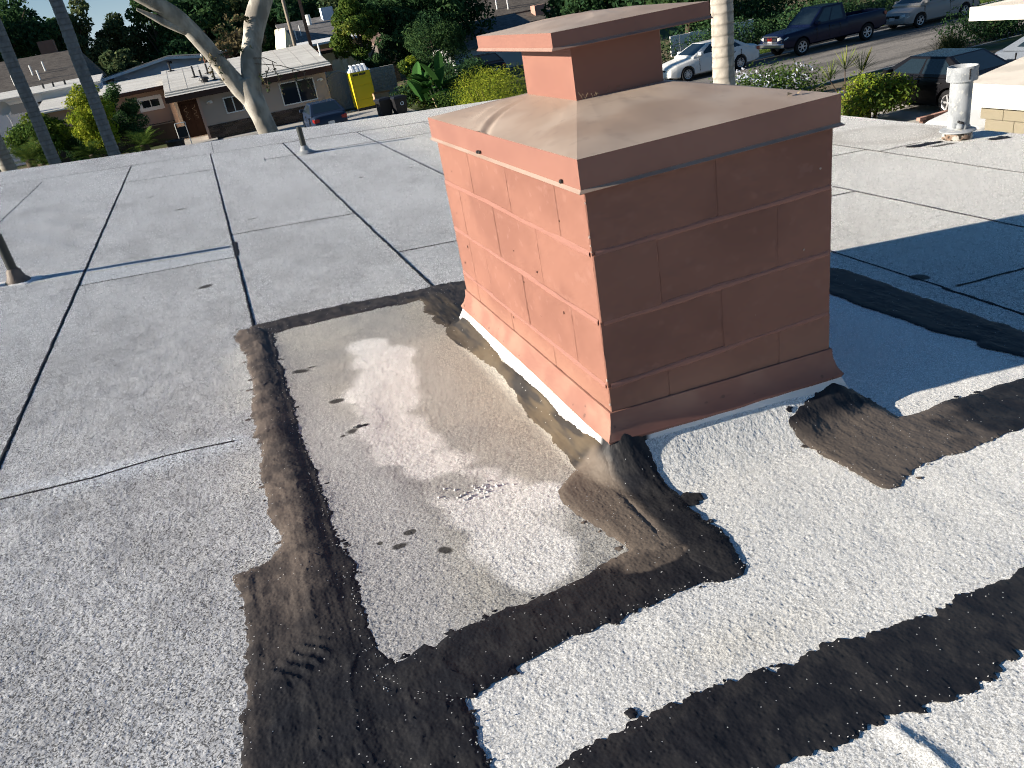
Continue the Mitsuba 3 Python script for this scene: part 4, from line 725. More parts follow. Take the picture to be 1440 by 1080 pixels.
# ------------------------------------------------------------------ cars
def car(name, lab, pos, head, paint, L, W, prof, cab, zb, wheels, r, nspoke=7, pickup=None, group=None, cat='car', front=None):
    t = thing(name, lab, cat)
    A = trimesh.transformations.rotation_matrix(head, [0, 0, 1]); A[:3, 3] = pos
    X = lambda m: m.copy().apply_transform(A)
    P = np.array(prof); xs = np.unique(np.r_[np.linspace(-L/2, L/2, 41), P[:, 0]])
    rings = []
    for x in xs:
        u = abs(2*x/L); w = W/2*(1-.10*u**3-.06*u**12); zt = np.interp(x, P[:, 0], P[:, 1]); b = zb+.10*max(0, u-.86)/.14
        h = zt-b
        half = [(.84*w, b), (.97*w, b+.10*h), (1.0*w, b+.42*h), (.99*w, b+.70*h), (.955*w, b+.90*h), (.90*w, b+.975*h), (.78*w, zt), (.4*w, zt+.018)]
        rings.append([(x, y, z) for y, z in half]+[(x, -y, z) for y, z in half[::-1]])
    n = len(rings[0]); v = np.array(rings).reshape(-1, 3); i, j = np.meshgrid(np.arange(len(xs)-1), np.arange(n), indexing='ij')
    q = np.stack([i*n+j, i*n+(j+1) % n, (i+1)*n+(j+1) % n, (i+1)*n+j], -1).reshape(-1, 4)
    f = np.vstack([q[:, [0, 2, 1]], q[:, [0, 3, 2]]])
    v = np.vstack([v, v[:n].mean(0), v[-n:].mean(0)]); k = np.arange(n); m = len(v)
    f = np.vstack([f, np.stack([k, (k+1) % n, k*0+m-2], 1), np.stack([(k+1) % n+(len(xs)-1)*n, k+(len(xs)-1)*n, k*0+m-1], 1)])
    b = tm(v, f)
    if b.volume < 0: b.invert()
    try:
        M_ = m3.Manifold(m3.Mesh(b.vertices.astype(np.float32), b.faces.astype(np.uint32)))
        cut = None
        for wx in wheels:
            for s in (-1, 1):
                cyl = m3.Manifold.cylinder(.5, r*1.17, r*1.17, 28).rotate((90, 0, 0)).translate((wx, s*(W/2-.28)+(.5 if s > 0 else 0)-(0 if s > 0 else 0), r))
                M_ = M_-cyl
        if pickup: M_ = M_-m3.Manifold.cube((pickup[1]-pickup[0], W*.80, 1.0), True).translate(((pickup[0]+pickup[1])/2, 0, pickup[2]+.5))
        b = fromman(M_)
    except Exception as e: print('car cut', e)
    obj('body', X(b), paint, t, 38)
    xr, xf, tr, tf, z0, z1, w0, w1 = cab; rr = .05
    B4 = np.array([(xr, w0, z0), (xf, w0, z0), (xf, -w0, z0), (xr, -w0, z0), (tr, w1, z1-rr), (tf, w1, z1-rr), (tf, -w1, z1-rr), (tr, -w1, z1-rr)])
    mid = np.array([((tr+tf)/2, 0, z1), ((tr+tf)/2, w1*.6, z1-.012), ((tr+tf)/2, -w1*.6, z1-.012)])
    ico = trimesh.creation.icosphere(2, rr).vertices
    obj('cabin', X(hull(np.vstack([(B4[:, None]+ico[None]).reshape(-1, 3), mid]))), paint, t, 30)
    def panel(nm, a, b_, c, d, s0, s1, t0, t1, mat_='car_glass'):
        a, b_, c, d = [np.asarray(z, float) for z in (a, b_, c, d)]
        pt = lambda s, u: (1-u)*((1-s)*a+s*b_)+u*((1-s)*d+s*c)
        Q = [pt(s0, t0), pt(s1, t0), pt(s1, t1), pt(s0, t1)]; nn = np.cross(Q[1]-Q[0], Q[3]-Q[0]); nn /= np.linalg.norm(nn)
        cen = np.array([(xr+xf)/2, 0, (z0+z1)/2]); nn = nn*np.sign(nn@(Q[0]-cen))
        Q = np.array(Q)+nn*(rr+.006); obj(nm, X(hull(np.vstack([Q, Q-nn*.02]))), mat_, t)
    a, b_, c, d, e, g_, h_, i_ = B4
    panel('windscreen', b_, c, h_, g_, .05, .95, .10, .96); panel('rear_window', a, d, i_, e, .07, .93, .14, .95)
    for s, (p0, p1, p2, p3) in enumerate(((a, b_, g_, e), (d, c, h_, i_))):
        panel('side_window', p0, p1, p2, p3, .10, .50, .14, .93); panel('side_window', p0, p1, p2, p3, .535, .90, .14, .93)
    for wx in wheels:
        for s in (-1, 1):
            yc = s*(W/2-.125); Rm = trimesh.transformations.rotation_matrix(-s*math.pi/2, [1, 0, 0])
            ty = lathe([(r*.62, -.09), (r*.93, -.10), (r, -.07), (r, .07), (r*.94, .10), (r*.66, .105), (r*.62, .06)], n=30).apply_transform(Rm).apply_translation((wx, yc, r))
            w_ = numbered(t+'__wheel'); scene[w_] = mikit.ply(X(ty), 'rubber', smooth=40)
            rim = lathe([(r*.66, .06), (r*.64, .098), (r*.58, .09), (r*.55, .05), (.001, .03)], n=30).apply_transform(Rm).apply_translation((wx, yc, r)); obj('rim', X(rim), 'rim_metal', w_, 40)
            sp = []
            for q_ in range(nspoke):
                an = q_*2*np.pi/nspoke; bx = box(.02, r*.58, -r*.075, r*.075, .045, .085, .006); bx = rotz(bx, an); sp.append(bx)
            sp.append(lathe([(.001, .095), (r*.13, .09), (r*.15, .05)], n=12))
            obj('spokes', X(cat_(sp).apply_transform(Rm).apply_translation((wx, yc, r))), 'rim_metal', w_)
            obj('hub_shadow', X(lathe([(r*.55, .052), (.001, .034)], n=20).apply_transform(Rm).apply_translation((wx, yc+s*.002, r))), 'rubber', w_)
    W2 = W/2; fx = L/2; zf = lambda x: float(np.interp(x, P[:, 0], P[:, 1]))
    zl = zf(fx-.25)
    for s in (-1, 1):
        obj('headlight', X(hull([(fx-.34, s*(W2*.84), zl-.03), (fx-.10, s*(W2*.62), zl-.07), (fx-.02, s*W2*.50, zl-.12), (fx-.05, s*W2*.80, zl-.16), (fx-.02, s*W2*.52, zl-.24), (fx-.16, s*(W2*.90), zl-.22), (fx-.36, s*(W2*.925), zl-.14)])), 'lamp_clear', t)
        obj('tail_light', X(hull([(-fx+.22, s*W2*.925, zf(-fx+.2)-.10), (-fx+.0, s*W2*.86, zf(-fx+.2)-.12), (-fx-.01, s*W2*.58, zf(-fx+.2)-.14), (-fx-.015, s*W2*.60, zf(-fx+.2)-.26), (-fx+.01, s*W2*.87, zf(-fx+.2)-.30), (-fx+.22, s*W2*.93, zf(-fx+.2)-.22)])), 'lamp_red', t)
        obj('mirror', X(box(xf-.42, xf-.24, s*(w0+.10)-.11, s*(w0+.10)+.11, z0+.05, z0+.20, .03)), paint, t)
        for hx_ in (xr+.75, xr+1.75): obj('door_handle', X(box(hx_, hx_+.17, s*W2*.985-.02, s*W2*.985+.02, z0-.14, z0-.11, .006)), 'dark_metal', t)
        for lx in (xr+.45, (xr+xf)/2+.05, xf-.25): obj('door_gap', X(box(lx-.006, lx+.006, s*W2*.93, s*W2*1.004, zb+.16, z0-.06)), 'dark_metal', t)
    obj('grille', X(box(fx-.12, fx-.005, -W2*.44, W2*.44, zl-.25, zl-.11, .02)), 'dark_metal', t)
    obj('lower_grille', X(box(fx-.14, fx-.02, -W2*.6, W2*.6, zb+.14, zb+.24, .02)), 'dark_metal', t)
    obj('number_plate', X(box(fx-.02, fx+.012, -.16, .16, zb+.25, zb+.40)), 'plate_white', t); obj('number_plate', X(box(-fx-.015, -fx+.02, -.16, .16, zf(-fx+.1)-.42, zf(-fx+.1)-.26)), 'plate_white', t)
    return t, X
sed_prof = lambda L: [(-L/2, .62), (-L/2+.06, .90), (-L/2+.2, .96), (-L/2+1.0, 1.0), (L/2-1.55, .98), (L/2-1.25, .93), (L/2-.4, .78), (L/2-.1, .66), (L/2, .52)]
car('silver_car', 'pearl white sedan parked at the far kerb behind the pale palm trunk', (21.42, 32.0, -.12), math.pi, 'paint_white', 4.88, 1.78, sed_prof(4.88), (-1.80, 1.15, -1.02, .28, .95, 1.42, .78, .58), .2, (1.52, -1.30), .315, 9)
t, X = car('pickup_truck', 'dark blue pickup truck parked at the far kerb behind the white sedan', (28.15, 32.05, -.12), math.pi, 'paint_navy', 6.2, 1.98,
    [(-3.1, .85), (-3.06, 1.26), (-.7, 1.28), (-.6, 1.20), (1.2, 1.20), (1.4, 1.17), (2.8, 1.07), (3.0, .98), (3.1, .70)], (-.62, 1.42, -.48, .62, 1.16, 1.93, .84, .68), .40, (1.98, -1.85), .39, 6, pickup=(-2.98, -.72, .80), cat='pickup truck')
obj('bumper', X(box(2.98, 3.16, -.92, .92, .48, .70, .05)), 'chrome', t); obj('grille_frame', X(cat_([box(3.0, 3.12, -.52, .52, .98, 1.03, .01), box(3.0, 3.13, -.52, .52, .72, .77, .01)])), 'chrome', t)
obj('emblem', X(meshkit.text_mesh('GMC', .12, .012, True).apply_transform(np.array([[0, 0, 1, 3.105], [1, 0, 0, -.20], [0, 1, 0, .82], [0, 0, 0, 1.0]]))), 'lamp_red', t)
car('minivan', 'silver minivan parked behind the dark blue pickup at the top edge', (34.95, 32.15, -.12), math.pi, 'paint_silver', 4.9, 1.9,
    [(-2.45, .7), (-2.4, 1.08), (.9, 1.08), (1.3, 1.04), (2.15, .84), (2.38, .66), (2.45, .5)], (-2.3, 1.55, -2.15, .35, 1.03, 1.72, .86, .66), .22, (1.52, -1.35), .34, 5, cat='minivan')
car('black_car', 'black sedan parked in the driveway behind the white flue vent', (18.45, 16.15, .012), math.pi/2, 'paint_black', 4.7, 1.78, sed_prof(4.7), (-1.80, 1.15, -1.0, .30, .95, 1.45, .79, .58), .2, (1.45, -1.3), .33, 5)
car('grey_car', 'silver grey car beside the black sedan, partly hidden by the white fascia', (22.2, 14.6, .012), -math.pi/2, 'paint_grey', 4.6, 1.8, sed_prof(4.6), (-1.85, 1.30, -1.0, .2, .98, 1.55, .80, .60), .2, (1.42, -1.25), .33, 5)
car('dark_sedan', 'dark blue sedan seen from behind on the driveway of the bungalow', (4.72, 41.45, .02), math.pi/2, 'paint_dusk', 4.9, 1.86, sed_prof(4.9), (-1.95, 1.25, -1.05, .15, .95, 1.45, .82, .62), .2, (1.5, -1.4), .34, 7)
car('parked_car', 'black car half hidden behind the yellow green shrub left of the chimney hood', (16.9, 50.9, 0), math.pi/2, 'paint_black', 4.5, 1.8, sed_prof(4.5), (-1.8, 1.2, -1.1, .2, .95, 1.45, .8, .6), .2, (1.4, -1.3), .33, 5)
car('white_car', 'white car beside the tan block garage, mostly hidden by the roof edge', (16.35, 11.7, -.1), math.pi*.97, 'paint_white', 4.5, 1.76, sed_prof(4.5), (-1.7, 1.0, -1.0, .2, .95, 1.36, .77, .57), .2, (1.4, -1.3), .32, 5)

# ------------------------------------------------------------------ plants
def leafcloud(C, r, n, size, pal, rg, squash=.8, aspect=.5, up=.35, shell=.45):
    """n leaves spread through blobs (centres C, radii r): vertices, triangles, colours."""
    C = np.asarray(C, float); r = np.asarray(r, float); w = r**2; k = rg.choice(len(C), n, p=w/w.sum())
    d = rg.normal(size=(n, 3)); d /= np.linalg.norm(d, axis=1, keepdims=True)
    rad = (shell+(1-shell)*rg.random(n)**.7); p = C[k]+d*(rad*r[k])[:, None]*np.array([1, 1, squash])
    nrm = d*.6+rg.normal(size=(n, 3))*.7+np.array([0, 0, up]); nrm /= np.linalg.norm(nrm, axis=1, keepdims=True)
    u = np.cross(nrm, rg.normal(size=(n, 3))); u /= np.linalg.norm(u, axis=1, keepdims=True)+1e-9; v = np.cross(nrm, u)
    s = size*rg.uniform(.6, 1.35, n)[:, None]
    V = np.stack([p-u*s, p+v*s*aspect+nrm*s*.12, p+u*s, p-v*s*aspect+nrm*s*.12], 1).reshape(-1, 3)
    b = np.arange(n)[:, None]*4; Fc = np.vstack([b+[0, 1, 2], b+[0, 2, 3]])
    pal = np.asarray(pal, float); blobmix = rg.random(len(C))[k]; c = pal[np.clip((blobmix*.55+rg.random(n)*.45)*len(pal), 0, len(pal)-1).astype(int)]*rg.uniform(.75, 1.25, n)[:, None]
    return V, Fc, np.repeat(c, 4, 0)
def put_cloud(name, cl, parent, material='leaves', kind=None, label=None):
    V, Fc, c = cl; k = obj(name, tm(V, Fc), material, parent, False, label, color=c)
    if kind: labels.setdefault(k, {})['kind'] = kind
    return k
def merge(cls):
    v, f, c, n = [], [], [], 0
    for a, b, d in cls: v.append(a); f.append(b+n); c.append(d); n += len(a)
    return np.vstack(v), np.vstack(f), np.vstack(c)
DARK = [(.024, .058, .030), (.036, .080, .036), (.052, .105, .042), (.08, .14, .05)]
MID = [(.045, .09, .025), (.065, .12, .03), (.10, .16, .035), (.14, .19, .04)]
OLIVE = [(.06, .10, .05), (.09, .13, .06), (.13, .155, .07), (.05, .085, .045)]
LIME = [(.20, .27, .03), (.28, .34, .035), (.36, .39, .05), (.15, .22, .03)]
DRY = [(.16, .13, .07), (.22, .17, .09), (.10, .09, .05), (.28, .22, .12)]
def blobs(cx, cy, z0, z1, rx, n, rg, ry=None, rb=(.28, .5), cone=0):
    ry = ry or rx; out, rr = [], []
    for i in range(n):
        d = rg.normal(size=3); d /= np.linalg.norm(d); q = rg.uniform(.45, .95); h = (d[2]*q+1)/2
        sc = 1-cone*h; out.append((cx+d[0]*q*rx*sc, cy+d[1]*q*ry*sc, z0+(z1-z0)*h)); rr.append(rx*rg.uniform(*rb)*max(sc, .35))
    return out, rr
def tree(name, lab, x, y, h, rx, pal, n, size, seed, z0=None, group=None, trunk='bark_dark', tr=.22, cat='tree', lean=0, nb=16, **kw):
    rg = np.random.default_rng(seed); t = thing(name, lab, cat, group); z0 = h*.25 if z0 is None else z0
    obj('trunk', cat_([tube([(x, y, 0), (x+.1*rx, y, h*.3), (x+lean, y, h*.75)], [tr, tr*.8, tr*.3], 8)]+[tube([(x+.05*rx, y, h*(.25+.1*i)), (x+rx*.6*math.cos(i*2.1), y+rx*.5*math.sin(i*2.1), h*(.5+.09*i))], [tr*.5, tr*.15], 6) for i in range(4)]), trunk, t, True)
    c, r = blobs(x+lean*.6, y, z0+rx*.2, h-rx*.25, rx, nb, rg, **kw); put_cloud('crown', leafcloud(c, r, n, size, pal, rg), t); return t
BG = [  # far trees, from left to right
 (-24, 92, 15, 5.2, DARK, 'tall dark tree at the far left behind the palms'), (-15.5, 88, 13.5, 4.0, DARK, 'dark weeping tree between the two left palm trunks'), (-10.8, 94, 12.2, 3.0, OLIVE, 'olive tree right of the tallest left palm trunk, below the sky gap'),
 (-7.0, 98, 10.4, 2.6, OLIVE, 'low greyish tree under the gap of sky'), (-3.2, 95, 12.0, 3.0, DARK, 'dark dense tree right of the gap of sky'), (1.5, 92, 11.5, 3.6, DARK, 'dark tree behind the left limb of the forked tree'),
 (6.5, 96, 11, 3.6, OLIVE, 'brownish thin tree behind the fork of the pale tree'), (11.5, 99, 10.5, 3.8, DARK, 'dark tree behind the two thin poles'), (17.0, 96, 11, 4.2, DARK, 'dark tree above the grey roof of the yellow house'),
 (23.5, 98, 10.5, 4.4, MID, 'green tree far behind the leafy tree'), (31.0, 96, 9.5, 4.6, DARK, 'dark tree behind the big dark tree'), (-31, 100, 14, 5, DARK, 'dark tree beyond the left edge'), (-19.5, 95, 14.5, 4.2, DARK, 'tall dark tree behind the weeping tree at left'), (-12.4, 97, 11.2, 2.3, DARK, 'dark tree at the left rim of the sky gap'), (-17.5, 104, 14, 3.2, DARK, 'dark tree seen between the far left palm trunks'),
 (-.5, 101, 12.5, 3.6, DARK, 'dark tree far behind the left limb of the forked tree'), (4.0, 100, 12, 3.6, DARK, 'dark tree far behind the fork of the pale tree'), (9.0, 90, 9.6, 2.6, DARK, 'dark tree just left of the two thin poles'), (14.2, 100, 11, 3.4, DARK, 'dark tree right of the two thin poles')]
for i, (x, y, h, rx, pal, lab) in enumerate(BG):
    tree('background_tree', lab, x, y, h, rx, pal, 7000, .24, 100+i, z0=h*.12, group='trees beyond the houses', nb=22)
for i, (x, h, rx) in enumerate(((-36, 14, 5), (-28, 15, 5), (-20, 15, 4.6), (0, 12.5, 3.8), (6.5, 13, 4.4), (13.5, 12.5, 4.4), (21, 12, 4.6), (29, 11.5, 4.8), (38, 11, 5))):
    tree('distant_tree', ['dark distant tree at the far left end of the row behind everything', 'dark distant tree behind the brown roof and left palms', 'dark distant tree left of the sky gap', 'dark distant tree right of the sky gap', 'dark distant tree behind the upright limb of the forked tree', 'dark distant tree behind the two thin poles', 'dark distant tree behind the leafy tree', 'dark distant tree above the big dark tree', 'dark distant tree behind the chimney hood'][i], x, 112, h, rx, DARK, 5000, .34, 300+i, z0=.8, group='row of distant dark trees', nb=20)
for i, (x, y, h, rx, pal, lab) in enumerate(((-13.5, 80, 7.0, 2.0, OLIVE, 'greyish shrubby tree over the brown roof at left'), (-6.2, 78, 6.4, 1.9, OLIVE, 'pale olive tree left of the gabled house'), (-1.0, 84, 6.6, 2.2, DARK, 'dark bush above the blue grey gable'), (4.2, 70, 6.0, 1.6, MID, 'green tree between the forked tree and the yellow gable'), (2.8, 66, 6.6, 2.0, DRY, 'dry brown shrub in the fork of the pale tree'), (15.5, 88, 8.2, 3.0, OLIVE, 'olive tree over the chimney stack of the yellow house'))):
    tree('garden_tree', lab, x, y, h, rx, pal, 3600, .22, 140+i, z0=h*.25, group='trees in the gardens behind', nb=16)
tree('leafy_tree', 'leafy green tree with yellowish sunlit leaves behind the yellow toilet', 9.7, 53.5, 6.4, 1.75, MID+[(.20, .22, .05)], 6500, .13, 161, z0=2.1, nb=26, rb=(.22, .42))
tree('round_shrub', 'dark round shrub just behind the roof of the yellow toilet', 9.9, 51.0, 2.9, .75, DARK, 2200, .09, 162, z0=1.3, tr=.06, cat='shrub')
tree('dark_tree', 'dark tree between the leafy tree and the big dark tree', 13.0, 54.5, 6.8, 1.9, DARK, 7000, .14, 168, z0=1.2, nb=26)
tree('big_dark_tree', 'big dark dense tree left of the chimney hood', 16.5, 57.5, 9.8, 4.6, DARK, 16000, .17, 163, z0=1.7, tr=.4, nb=40, rb=(.22, .42))
tree('dark_tree', 'dark tree behind the white sedan and the chimney hood', 28.0, 44.0, 6.5, 3.6, DARK, 9000, .17, 164, z0=.3, nb=30)
tree('dark_tree', 'dark tree above the front of the blue pickup', 36.5, 43.0, 6.2, 3.8, DARK, 9000, .17, 165, z0=1.0, nb=24)
tree('dark_tree', 'dark tree at the top edge left of the pale palm trunk', 26.0, 52.0, 6.0, 3.2, DARK, 5500, .2, 166, z0=.6, nb=24)
tree('dark_tree', 'dark tree at the top edge behind the silver minivan', 46.0, 43.0, 6.0, 4.0, DARK, 8000, .18, 167, z0=.4, nb=22)
def bush(name, lab, x, y, z0, z1, rx, pal, n, size, seed, ry=None, cat='shrub', nb=16, cone=0, **kw):
    rg = np.random.default_rng(seed); t = thing(name, lab, cat); c, r = blobs(x, y, z0+rx*.15, z1-rx*.2, rx, nb, rg, ry, (.3, .5), cone)
    obj('stem', cat_([tube([(x+.1*rx*math.cos(a), y+.1*rx*math.sin(a), 0), (x+.5*rx*math.cos(a), y+.5*rx*math.sin(a), z0+(z1-z0)*.6)], [.05, .015], 5) for a in range(5)]), 'bark_dark', t, True)
    put_cloud('foliage', leafcloud(c, r, n, size, pal, rg, **kw), t); return t
bush('topiary', 'yellow green cone shaped shrub at the left beside the tall palm trunk', -6.05, 44.0, 1.0, 4.55, 1.15, LIME, 12000, .075, 171, cone=.25, nb=70)
bush('dark_shrub', 'dark green rounded shrub right of the tall left palm trunk', -4.95, 46.2, .6, 4.3, 1.25, DARK+MID[:1], 8000, .07, 172, cone=.3, nb=26)
bush('green_shrub', 'green shrub with a sunlit top between the two left palm trunks', -8.8, 45.0, .6, 3.6, 1.5, MID+LIME[:1], 7000, .085, 173)
bush('green_shrub', 'dark green shrub in front of the bungalow wall at left', -7.6, 46.5, .4, 2.6, 1.0, DARK, 2500, .085, 174)
bush('flowering_hedge', 'long low hedge with pale blue white flowers right of the pale palm trunk', 15.9, 20.2, .15, 1.35, 2.0, MID, 9000, .048, 175, ry=.8, nb=40, cat='hedge')
rg = np.random.default_rng(5); c, r = blobs(15.7, 20.0, .5, 1.5, 1.75, 26, rg, .75, (.22, .34)); c = [q for q in c if q[2] > .6]; put_cloud('flower', leafcloud(c, r[:len(c)], 620, .05, [(.62, .66, .78), (.72, .75, .82), (.55, .60, .72)], rg, shell=.85), 'flowering_hedge', 'petals', 'stuff')
bush('hibiscus_bush', 'glossy green and yellow bush with a shaded base in front of the black sedan', 16.05, 16.0, .0, 1.42, 1.05, MID+LIME[:2]+[(.20, .17, .05)], 6000, .055, 176, ry=.9, nb=30)
bush('green_hedge', 'dark hedge under the carport canopy at top right', 29.6, 24.0, .0, 1.15, 2.3, DARK, 6000, .06, 177, ry=.8, nb=36, cat='hedge')
bush('green_hedge', 'clipped dark hedge behind the front bumper of the pickup', 27.0, 37.6, .0, 1.3, 2.6, DARK, 5000, .07, 178, ry=.7, nb=34, cat='hedge')
bush('green_hedge', 'dark hedge behind the bed of the pickup', 33.5, 38.0, .0, 1.5, 3.0, DARK, 6000, .08, 187, ry=.8, nb=36, cat='hedge')
bush('green_hedge', 'dark hedge behind the silver minivan', 40.5, 38.0, .0, 1.6, 3.6, DARK, 6000, .08, 188, ry=.8, nb=36, cat='hedge')
bush('green_hedge', 'tall dark hedge further back above the hood of the pickup', 31.0, 42.0, .0, 2.6, 4.0, DARK, 8000, .10, 189, ry=1.0, nb=40, cat='hedge')
bush('green_hedge', 'dark hedge behind the white sedan', 20.2, 37.6, .0, 1.3, 3.2, DARK, 5000, .07, 179, ry=.7, nb=34, cat='hedge')
bush('green_hedge', 'green clipped shrub at the top edge above the chimney hood', 31.0, 64.0, .5, 4.4, 2.6, LIME+MID, 4500, .12, 180, nb=24, cat='hedge')
bush('yellow_shrub', 'yellow green feathery shrub left of the chimney hood', 10.0, 30.0, .0, 2.65, 1.75, LIME, 12000, .05, 181, ry=1.1, nb=34, aspect=.22, up=0)
bush('garden_plants', 'dark mixed garden plants below the banana leaves', 10.6, 42.5, .0, 1.5, 1.7, MID+DARK, 5000, .08, 182, ry=1.2, nb=26)
bush('garden_plants', 'dark garden shrubs between the bins and the yellow green shrub', 13.4, 44.0, .0, 1.9, 1.9, DARK, 4500, .09, 183, ry=1.2, nb=24)
bush('vine', 'dark hanging vines in the shade right of the banana leaves', 13.2, 47.5, .3, 4.8, 1.9, DARK+MID[:1], 9000, .10, 184, ry=1.2, nb=34, aspect=.3)
bush('garden_plants', 'low green plants with yellow tips along the driveway wall', 11.6, 39.5, .0, .8, 1.5, MID, 3500, .06, 185, ry=.8, nb=24)
bush('green_shrub', 'lime shrub below the shed roof', 11.3, 47.0, .9, 2.5, .8, LIME+MID, 2200, .08, 186)

def blade(base, dirn, L, w, droop, n=7, fold=.3, col=(.08, .14, .03), rg=None):
    """One arching leaf or frond blade."""
    s = np.linspace(0, 1, n); d = np.asarray(dirn, float); d /= np.linalg.norm(d); b = np.asarray(base, float)
    p = b+np.outer(s*L, d); p[:, 2] -= droop*L*s**2
    t = np.gradient(p, axis=0); side = np.cross(t, [0, 0, 1.0]); side /= np.linalg.norm(side, axis=1, keepdims=True)+1e-9
    wd = w*np.sin(np.pi*np.clip(s*.92+.06, 0, 1))**.7; up = np.cross(side, t); up /= np.linalg.norm(up, axis=1, keepdims=True)+1e-9
    l, r2 = p+side*wd[:, None]+up*(wd*fold)[:, None], p-side*wd[:, None]+up*(wd*fold)[:, None]
    V = np.vstack([l, p, r2]); i = np.arange(n-1); Fc = np.vstack([np.stack([i, i+n, i+n+1], 1), np.stack([i, i+n+1, i+1], 1), np.stack([i+n, i+2*n, i+2*n+1], 1), np.stack([i+n, i+2*n+1, i+n+1], 1)])
    return V, Fc, np.tile(np.asarray(col, float), (3*n, 1))
def pinnate(base, dirn, L, ll, droop, n, rg, pal, w=.012):
    d = np.asarray(dirn, float); d /= np.linalg.norm(d); s = np.repeat(np.linspace(.12, 1, n), 2); sgn = np.tile([1, -1], n)
    p = np.asarray(base, float)+np.outer(s*L, d); p[:, 2] -= droop*L*s**2
    side = np.cross(d, [0, 0, 1.0]); side /= np.linalg.norm(side)+1e-9; t = d-np.outer(2*droop*s, [0, 0, 1.0]); t /= np.linalg.norm(t, axis=1, keepdims=True)
    ld = side*sgn[:, None]*.8+t*.55+rg.normal(size=(2*n, 3))*.08+np.array([0, 0, .12]); ld /= np.linalg.norm(ld, axis=1, keepdims=True)
    l = ll*np.sin(np.pi*np.clip(s*.85+.12, 0, 1))**.6
    e = p+ld*l[:, None]; e[:, 2] -= .15*l; V = np.stack([p-t*w, p+t*w, e], 1).reshape(-1, 3); c = np.asarray(pal)[rg.integers(0, len(pal), 2*n)]*rg.uniform(.8, 1.2, 2*n)[:, None]
    return V, np.arange(6*n).reshape(-1, 3), np.repeat(c, 3, 0)
def cycad(x, y, z, L, n, seed, lab, pal=MID):
    rg = np.random.default_rng(seed); t = thing('cycad', lab, 'cycad'); fr = []
    for i in range(n):
        a = i*2.4+rg.uniform(-.2, .2); e = rg.uniform(.15, 1.1); fr.append(pinnate((x, y, z), (math.cos(a)*math.cos(e), math.sin(a)*math.cos(e), math.sin(e)), L*rg.uniform(.8, 1.1), L*.22, .35, 30, rg, pal, .014))
    put_cloud('fronds', merge(fr), t); obj('trunk', lathe([(.22, 0), (.26, z*.5), (.2, z+.05), (.01, z+.12)], (x, y, 0), 12), 'bark_dark', t, True)
cycad(-9.0, 41.5, 1.5, 1.7, 40, 1, 'cycad with arching fronds at the far left edge of the roof', MID+[(.2, .24, .06)])
cycad(-6.4, 42.0, 1.1, 1.6, 40, 2, 'cycad between the two left palm trunks at the roof edge', MID)
cycad(-4.05, 42.0, 1.05, 1.5, 40, 3, 'cycad right of the tall left palm trunk', MID)
def palm(x, y, r, h, lab, seed, lit, dx=0):
    t = thing('palm_tree', lab, 'palm tree'); rg = np.random.default_rng(seed); zs = np.arange(0, h, .035); pr_, cs = [], []
    ring = rg.uniform(.16, .26); nxt = ring
    for z in zs:
        k = (z % ring)/ring; pr_.append(r*(1.12-.12*min(z/2, 1))*(1+.045*(1-k)**3-.02*(k > .9))); cs.append(k)
    n = 22; m = lathe(list(zip(pr_, zs)), (x, y, 0), n); th = np.tile(np.arange(n)*2*np.pi/n, len(zs)); zz = np.repeat(zs, n); v = np.asarray(m.vertices)
    q = np.stack([np.cos(th)*3, np.sin(th)*3, zz*5], 1); nz = meshkit.fbm(q, 4, seed); crack = meshkit.fbm(np.stack([np.cos(th)*9, np.sin(th)*9, zz*1.5], 1), 3, seed+5)
    m.vertices[:, :2] += ((v[:, :2]-[x, y])*((nz-.5)*.10)[:, None]); m.vertices[:, 0] += dx*(zz/h)+.012*np.sin(zz*2.1)
    c = np.asarray(lit)*(0.45+1.1*nz)[:, None]*(1-.35*np.clip((np.repeat(np.array(cs), n)+(nz-.5)*.5-.78)/.15, 0, 1))[:, None]*(1-.10*np.clip((crack-.56)/.06, 0, 1))[:, None]
    obj('trunk', m, 'vertex_paint', t, True, color=c)
    fr = []
    for i in range(26):
        a = i*2.4; e = rg.uniform(-.2, 1.1); fr.append(pinnate((x+dx, y, h), (math.cos(a)*math.cos(e), math.sin(a)*math.cos(e), math.sin(e)), 3.2, .75, .35, 34, rg, MID, .02))
    put_cloud('crown', merge(fr), t)
palm(-4.85, 36.0, .235, 13, 'tallest left palm trunk in front of the yellow green cone shrub', 1, (.17, .18, .19))
palm(-7.1, 36.0, .23, 13, 'leaning grey palm trunk left of the tallest one', 2, (.17, .18, .19), -.15)
palm(-8.25, 34.0, .27, 13, 'thick ringed palm trunk low at the left edge', 3, (.26, .24, .20), -.9)
palm(-9.2, 36.0, .27, 13, 'palm trunk farthest left, barely inside the picture', 4, (.26, .24, .20), -.9)
palm(11.42, 16.0, .265, 11, 'pale ringed palm trunk right of the chimney hood', 5, (.40, .36, .31))
